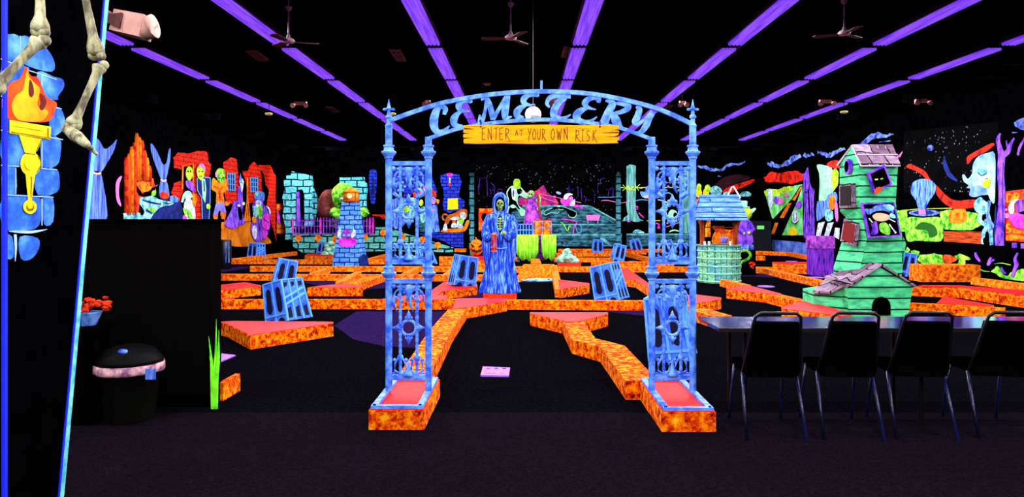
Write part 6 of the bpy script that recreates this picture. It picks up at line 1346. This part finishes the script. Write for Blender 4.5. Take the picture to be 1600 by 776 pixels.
fig('orange and red carriage shape painted behind the opening of the wishing well', 'painted object', 230, 600, [('body', m_orange, [sm(ZI([(150,540),(190,510),(300,520),(330,560),(325,610),(150,610)]), 3)]), ('wing', m_red, [sm(ZI([(150,485),(200,500),(250,530),(200,535),(150,510)]), 3), sm(ZI([(255,530),(310,490),(330,530),(300,560)]), 3)]), ('seat', m_flame, [ZI([(160,555),(200,545),(205,600),(160,600)])])], 'painted_carriage', WF, 2, None, ZI)
mon = thing('exit_screen', 'small green lit rectangular screen in a dark blue cabinet at the far right corner', 'screen', WF(1188, 392))
mon.location = (AT(1188, 392, 30.0).x, 30.2, 0)
a_, b_ = AT(1174, 0, 30).x, AT(1205, 0, 30).x
build(MB().box(a_, min(b_, XR-.02), 30.0, 30.5, 0, zp(345, 30)), 'cabinet', plain('dark_slate_cabinet', (6, 12, 24)), mon)
P30 = WY(30.0); piece(mon, P30, 'screen', emit('green_screen_light', (120, 255, 110), .9), [ZI([(443,484),(490,484),(490,508),(443,508)])], 1, 'lit green screen')
# --- right wall
rd = mural('street_mural', 'street mural with yellow dashed road, green lawns and gravestones on the right wall', 'mural', WR, 1240, 370)
piece(rd, WR, 'lawn', mottled('lawn_paint', (60, 190, 40), (140, 240, 160), 2.5), [ZJ([(105,290),(160,300),(250,270),(362,248),(365,592),(225,592),(155,470)])], 0, 'bright green lawn')
piece(rd, WR, 'red_clouds', m_redsky, [jag(ZJ([(100,205),(150,165),(210,175),(270,160),(330,160),(365,180),(365,225),(300,245),(240,240),(180,235),(120,235)]), 1.0, 3), ZJ([(0,240),(35,218),(40,240),(5,252)])], 1)
piece(rd, WR, 'hedge', m_ygreen, [jag(ZJ([(105,295),(130,280),(200,285),(240,265),(290,262),(300,285),(200,325),(110,325)]), .8, 3)], 1)
piece(rd, WR, 'road', m_black, [ZJ([(150,592),(150,500),(290,350),(350,258),(362,258),(330,360),(225,592)])], 2, 'black road')
piece(rd, WR, 'dash', m_orange, [ZJ([(154,585),(180,508),(202,508),(175,585)]), ZJ([(212,475),(265,378),(292,375),(240,475)]), ZJ([(295,355),(325,312),(340,312),(315,358)]), ZJ([(325,310),(355,262),(362,262),(342,310)])], 3, 'orange yellow road dashes')
piece(rd, WR, 'gravestone', m_white, [sm(ZJ([(135,290),(150,282),(165,295),(162,400),(140,400)]), 2), sm(ZJ([(300,440),(315,425),(335,440),(335,505),(300,505)]), 2)], 4, 'white gravestone')
piece(rd, WR, 'pink_dome', m_pink, [ZJ(ell(212, 362, 30, 24)), ZJ(ell(258, 322, 16, 14))], 4); piece(rd, WR, 'blue_bush', m_violet, [ZJ(ell(190, 355, 18, 26)), sm(ZJ([(318,395),(340,365),(360,360),(358,400),(335,415)]), 2)], 5)
piece(rd, WR, 'stone_line', m_navy, [stroke(ZJ([(308,440,3),(308,490,3),(328,490,3),(330,440,3)])), stroke(ZJ([(292,495,3),(315,515,4),(340,495,3)]))], 6); piece(rd, WR, 'pumpkin_patch', m_yel, [sm(ZJ([(270,590),(285,545),(310,535),(325,560),(330,590)]), 2)], 4)
cl2 = mural('cloud_mural', 'row of blue clouds climbing to the right above the street mural and the crooked house', 'mural', WR, 1300, 240)
piece(cl2, WR, 'blue_cloud', m_cloud, [stroke(ZJ([(125,110,16),(160,115,34),(200,130,30),(250,110,30),(310,75,36),(350,60,30)])), stroke(ZJ([(370,50,26),(400,60,26),(440,45,20)])), stroke(ZJ([(465,35,20),(500,40,26),(540,55,30),(590,30,34),(650,8,24)])), stroke([(1325,240,5),(1352,222,7),(1368,211,9),(1385,212,7),(1396,209,4)]), stroke([(1210,256,2),(1216,258,4)]), stroke([(1374,222,3),(1392,219,4)])], 1)
piece(cl2, WR, 'red_glow', m_redsky, [sm([(1292,256),(1305,250),(1320,256),(1318,262),(1300,262)], 3)], 1)
tp_ = mural('painted_trees', 'two violet tree trunks painted at the right of the street mural', 'painted tree', WR, 1264, 368)
piece(tp_, WR, 'trunk', m_violet, [sm(ZJ([(365,180),(380,175),(400,135),(405,160),(412,230),(402,300),(405,420),(415,592),(368,592),(375,420),(368,300),(372,230)]), 3), sm(ZJ([(415,240),(425,270),(445,290),(440,360),(445,592),(412,592),(416,450),(412,330)]), 3)], 2)
piece(tp_, WR, 'bark_line', m_navy, [stroke(ZJ([(385,220,3),(388,330,3),(385,560,3)])), stroke(ZJ([(428,330,3),(430,560,3)])), ZJ(ell(388,303,10,7))], 4)
bw = mural('blue_strip', 'long pale blue painted strip below the street mural', 'painted panel', WR, 1240, 392)
piece(bw, WR, 'strip', mottled('soft_blue_paint', (35, 70, 190), (110, 150, 245), 1.6), [sm(ZJ([(160,630),(190,625),(455,655),(455,725),(350,722),(190,700),(160,685)]), 2)], 1)
pst = mural('green_curtain_panel', 'mint green draped panel with yellow green foliage left of the crooked house', 'painted panel', WR, 1292, 320)
piece(pst, WR, 'drape', m_houseg if False else m_pgreen, [sm(ZJ([(458,120),(500,118),(560,140),(570,200),(565,330),(500,362),(475,360),(480,250),(475,170)]), 2)], 1, 'mint green drape')
piece(pst, WR, 'foliage', m_ygreen, [jag(ZJ([(560,160),(590,140),(610,180),(600,260),(570,300),(562,240)]), .8, 3)], 2)
fig('small crowd of bright coloured figures on a pink stand left of the crooked house', 'painted figure', 520, 600, [('coat', m_blue, [sm(ZJ([(465,365),(520,360),(540,320),(590,300),(600,360),(560,420),(480,490),(460,480)]), 2)]), ('face', m_orange, [sm(ZJ([(548,335),(575,325),(590,350),(585,410),(555,420),(545,380)]), 2)]), ('shirt', m_tealL, [sm(ZJ([(525,420),(570,430),(575,480),(540,500),(520,470)]), 2)]), ('legs', m_white, [ZJ([(460,600),(475,510),(520,500),(500,560),(490,600)]), ZJ([(515,600),(540,510),(580,505),(560,560),(545,600)]), ZJ([(580,600),(590,540),(620,545),(615,620)])]), ('sash', m_pink, [sm(ZJ([(590,370),(605,380),(612,480),(600,500),(588,440)]), 2)])], 'painted_figure', WR, 3, None, ZJ)
# violet plinth statue base in front of the right wall
xa_, xb_ = AT(1275, 0, 18.5).x, AT(1303, 0, 18.5).x
t = thing('violet_plinth', 'violet and purple painted box plinth left of the crooked house', 'plinth', ((xa_+xb_)/2, 18.8, 0))
build(MB().box(xa_, xb_, 18.5, 19.1, 0, zp(388, 18.5)), 'lower_box', mottled('dark_violet_streaks', (40, 10, 120), (140, 50, 220), 5, stretch=(4, 4, .6)), t)
build(MB().box(xa_-.02, xb_+.02, 18.48, 19.12, zp(388, 18.5), zp(369, 18.5)), 'upper_box', m_purple, t)
# right part of the right wall
st2 = mural('starry_sky_mural', 'starry black sky with red cloud streak painted right of the crooked house', 'mural', WR, 1480, 300)
piece(st2, WR, 'starry_sky', m_stars, [[(1412,205),(1560,190),(1560,300),(1412,300)]], 0)
piece(st2, WR, 'red_clouds', m_redsky, [sm(ZK([(60,285),(85,268),(130,290),(165,310),(190,350),(235,395),(290,450),(340,470),(440,465),(450,500),(400,512),(330,515),(290,500),(240,455),(215,410),(170,350),(120,310)]), 3), sm(ZK([(395,250),(400,225),(460,190),(530,155),(545,165),(500,200),(430,235),(400,270)]), 3)], 2)
piece(st2, WR, 'planet_arc', m_navy, [stroke(ZK([(268,225,6),(275,280,22),(300,330,24),(340,362,8)]))], 1); piece(st2, WR, 'blue_star', m_cloud, [ZK(ell(192, 180, 18, 16))], 1)
piece(st2, WR, 'blue_cloud', m_cloud, [sm([(1585,192),(1600,184),(1625,180),(1625,205),(1595,202)], 2), stroke([(1582,207),(1594,206)], 2, False)], 1)
gl = mural('swamp_mural', 'green swamp bank with orange water lines painted low on the right wall', 'mural', WR, 1500, 388)
piece(gl, WR, 'green_bank', m_green, [jag(ZK([(0,525),(60,520),(70,640),(20,640)]), .5, 3), jag(ZK([(240,530),(300,520),(450,540),(480,600),(420,632),(270,628),(250,580)]), 1.0, 3)], 0)
piece(gl, WR, 'orange_water', mottled('orange_water_lines', (60, 12, 2), (225, 85, 15), 4, stretch=(1, .5, 7)), [ZK([(265,640),(490,640),(490,710),(265,695)])], 0, 'orange streaked water')
piece(gl, WR, 'lantern_box', m_orange, [sm(ZK([(300,525),(385,518),(388,585),(305,592)]), 2)], 2, 'orange box'); piece(gl, WR, 'bank_line', m_ygreen, [stroke(ZK([(20,528,4),(140,515,3),(300,512,4),(470,500,3)]))], 1)
fig('lime green round pot with a tall blue balloon top painted on the right wall', 'painted figure', 160, 690, [('pot', m_green, [sm(ZK([(55,590),(80,560),(150,565),(235,560),(262,590),(265,640),(255,690),(200,695),(120,690),(70,695),(55,650)]), 3)]), ('pot_shade', plain('deep_green_paint', (20, 95, 10)), [sm(ZK([(110,625),(140,590),(190,595),(225,620),(230,660),(190,672),(180,640),(150,630)]), 3)]), ('saucer', m_blue, [ZK(ell(160, 537, 84, 18))]), ('saucer_inner', m_navy, [ZK(ell(160, 536, 60, 10))]), ('neck', m_pink, [ZK([(135,510),(168,510),(172,545),(132,545)])]), ('balloon', m_blue, [sm(ZK([(92,400),(105,368),(150,350),(200,358),(228,385),(222,430),(190,475),(170,515),(135,515),(120,470),(95,435)]), 3)]), ('balloon_rib', m_blockl, [stroke(ZK([(115,385,4),(125,440,5),(145,505,3)])), stroke(ZK([(200,375,4),(190,440,5),(162,505,3)])), stroke(ZK([(155,355,3),(158,430,4),(155,508,3)]))])], 'balloon_pot', WR, 2, None, ZK)
fig('tall pale long haired ghost lady leaning at the violet tree on the right wall', 'painted figure', 510, 710, [('hair', mottled('pale_blue_hair', (70, 120, 230), (150, 195, 255), 2), [sm(ZK([(380,325),(400,350),(425,320),(430,270),(460,225),(510,208),(550,215),(552,400),(540,470),(520,440),(480,440),(440,450),(410,440),(415,405),(395,400),(405,385),(380,365),(370,335)]), 3)]), ('face', m_pgreen, [sm(ZK([(440,340),(470,290),(510,270),(548,280),(550,480),(520,450),(500,390),(460,385),(430,390)]), 3)]), ('eyelid', m_tealL, [ZK(ell(485, 308, 27, 24))]), ('lash', m_navy, [stroke(ZK([(458,312,3),(480,332,5),(510,318,3)])), stroke(ZK([(500,350,3),(515,346,4)]))]), ('cheek', m_yel, [sm(ZK([(490,375),(515,350),(530,370),(515,400),(492,395)]), 3)]), ('body', m_tealL, [sm(ZK([(445,480),(475,450),(500,470),(525,490),(520,530),(500,545),(470,540),(445,520)]), 3), stroke(ZK([(480,530,22),(475,580,22),(510,610,22),(495,650,20),(490,710,14)])), stroke(ZK([(515,530,18),(530,600,24),(535,660,20),(540,715,18)]))]), ('blue_pants', m_blue, [stroke(ZK([(530,470,18),(520,560,14),(545,610,20),(520,640,12)])), ZK(ell(510,580,9,10))]), ('boot', m_black, [sm(ZK([(495,680),(520,670),(528,705),(500,710)]), 2)])], 'painted_lady', WR, 3, None, ZK)
vt = fig('tall violet dead tree with forked branches at far right on the right wall', 'painted tree', 580, 715, [('trunk', m_violet, [stroke(ZK([(583,100,10),(570,135,22),(580,180,26),(590,230,38),(585,320,38),(592,420,36),(590,520,40),(580,640,48),(580,718,50)])), stroke(ZK([(595,225,30),(625,200,28),(640,160,18),(660,125,8)])), stroke(ZK([(628,195,14),(615,140,6)])), stroke(ZK([(680,220,12),(690,180,14),(705,150,12),(725,110,8)]))]), ('bark_line', m_navy, [stroke(ZK([(600,260,3),(596,420,3),(600,640,3)])), stroke(ZK([(560,500,5),(555,600,8),(548,710,6)]))])], 'violet_tree', WR, 5, None, ZK)
po = mural('carnival_poster', 'orange red poster lettered DR with a big pink grinning face at the right edge', 'poster', WR, 1595, 375)
piece(po, WR, 'sheet', m_red, [[(1572,299),(1612,294),(1612,378),(1572,376)]], 1)
ZR = lambda p: Z(1540, 280, 6.467, p)
piece(po, WR, 'pink_face', m_magenta, [sm(ZR([(240,340),(250,400),(290,460),(360,500),(470,500),(470,330),(400,320),(320,340)]), 3)], 3); piece(po, WR, 'pink_face', m_violet, [sm(ZR([(330,220),(400,200),(470,210),(470,340),(360,350),(320,300)]), 3)], 3, 'violet upper face')
piece(po, WR, 'horn', m_white, [sm(ZR([(250,330),(245,280),(270,230),(320,200),(340,205),(300,250),(300,330),(270,350)]), 3)], 4, 'white curved horn'); piece(po, WR, 'ear', m_pink, [ZR(ell(228, 368, 24, 26)), sm(ZR([(200,300),(230,295),(228,318),(205,312)]), 2)], 4)
for (ch, sh) in (('D', [stroke(ZR([(228,145),(228,232)]), 3.2, False), stroke(ZR([(225,147,20),(275,160,22),(280,210,22),(225,230,20)]))]), ('R', [stroke(ZR([(305,140),(305,205)]), 3.2, False), stroke(ZR([(302,145,18),(345,150,18),(340,178,18),(308,182,14)])), stroke(ZR([(322,182),(350,210)]), 2.6, False)]), ('S', [stroke(ZR([(262,455,16),(225,460,18),(232,490,18),(262,505,18),(250,535,18),(215,535,14)]))])):
    piece(po, WR, 'letter', m_orange, sh, 3, 'painted letter '+ch)
piece(po, WR, 'lettering', m_orange, [ZR([(215,560),(460,570),(460,600),(215,615)]), ZR([(280,500),(460,520),(460,550),(290,545)])], 2, 'orange lettering bands')
piece(po, WR, 'post', m_violet, [[(1582,379),(1590,379),(1590,387),(1582,387)], [(1596,380),(1604,380),(1604,388),(1596,388)]], 1, 'violet post stubs')
# low undergrowth in front of the right wall
ZL6 = lambda p: Z(1410, 380, 8.421, p); WG = WX(XR-.25)
WG.step = .012
ug = thing('undergrowth', 'low cut-out of neon green leaves and orange rocks on the step before the right wall', 'cut-out plants', WG(1465, 415))
piece(ug, WG, 'leaves', m_green, [jag(ZL6([(40,110),(75,50),(110,90),(70,135)]), .5, 3), jag(ZL6([(125,100),(160,88),(235,110),(225,165),(140,160)]), .5, 3), jag(ZL6([(205,210),(250,150),(330,150),(430,130),(545,160),(540,230),(590,285),(290,280)]), .7, 3), jag(ZL6([(700,165),(770,135),(900,190),(910,215),(840,220),(830,285),(740,280),(760,215)]), .5, 3)], 1)
piece(ug, WG, 'rock', mottled('orange_rock_paint', (120, 20, 0), (250, 100, 20), 4), [sm(ZL6([(545,160),(620,150),(700,180),(740,205),(700,240),(620,265),(550,230)]), 3), sm(ZL6([(130,190),(200,220),(230,280),(200,330),(110,330),(110,250)]), 3)], 2)
build(MB().prism([(p.x, p.y, 0) for p in (WG(1412, 400), WG(1515, 400))]+[(XR-.24, WG(1515, 400).y, .35), (XR-.24, WG(1412, 400).y, .35)], (.02, 0, 0)), 'backing', m_black, ug)
ug2 = thing('swamp_cutout', 'violet dead branches over pale green swamp reeds low at the right edge', 'cut-out plants', WG(1560, 430))
piece(ug2, WG, 'reeds', m_green, [sm(ZL6([(1180,370),(1230,330),(1250,300),(1290,320),(1330,400),(1400,430),(1440,380),(1480,380),(1560,340),(1640,350),(1640,490),(1480,480),(1320,450),(1230,390)]), 3), stroke(ZL6([(1035,340,8),(1090,365,12),(1160,370,6)])), stroke(ZL6([(1225,270,6),(1320,260,10),(1440,285,8)]))], 1)
piece(ug2, WG, 'branch', m_violet, [stroke(ZL6([(985,120,20),(1000,180,34),(1050,240,20)])), stroke(ZL6([(1150,290,30),(1180,230,50),(1190,180,14)])), stroke(ZL6([(1170,250,20),(1230,215,26)])), stroke(ZL6([(1545,125,22),(1510,210,36),(1530,280,54),(1500,360,40),(1470,440,40)])), stroke(ZL6([(1330,310,14),(1350,370,30),(1385,395,20)]))], 3)
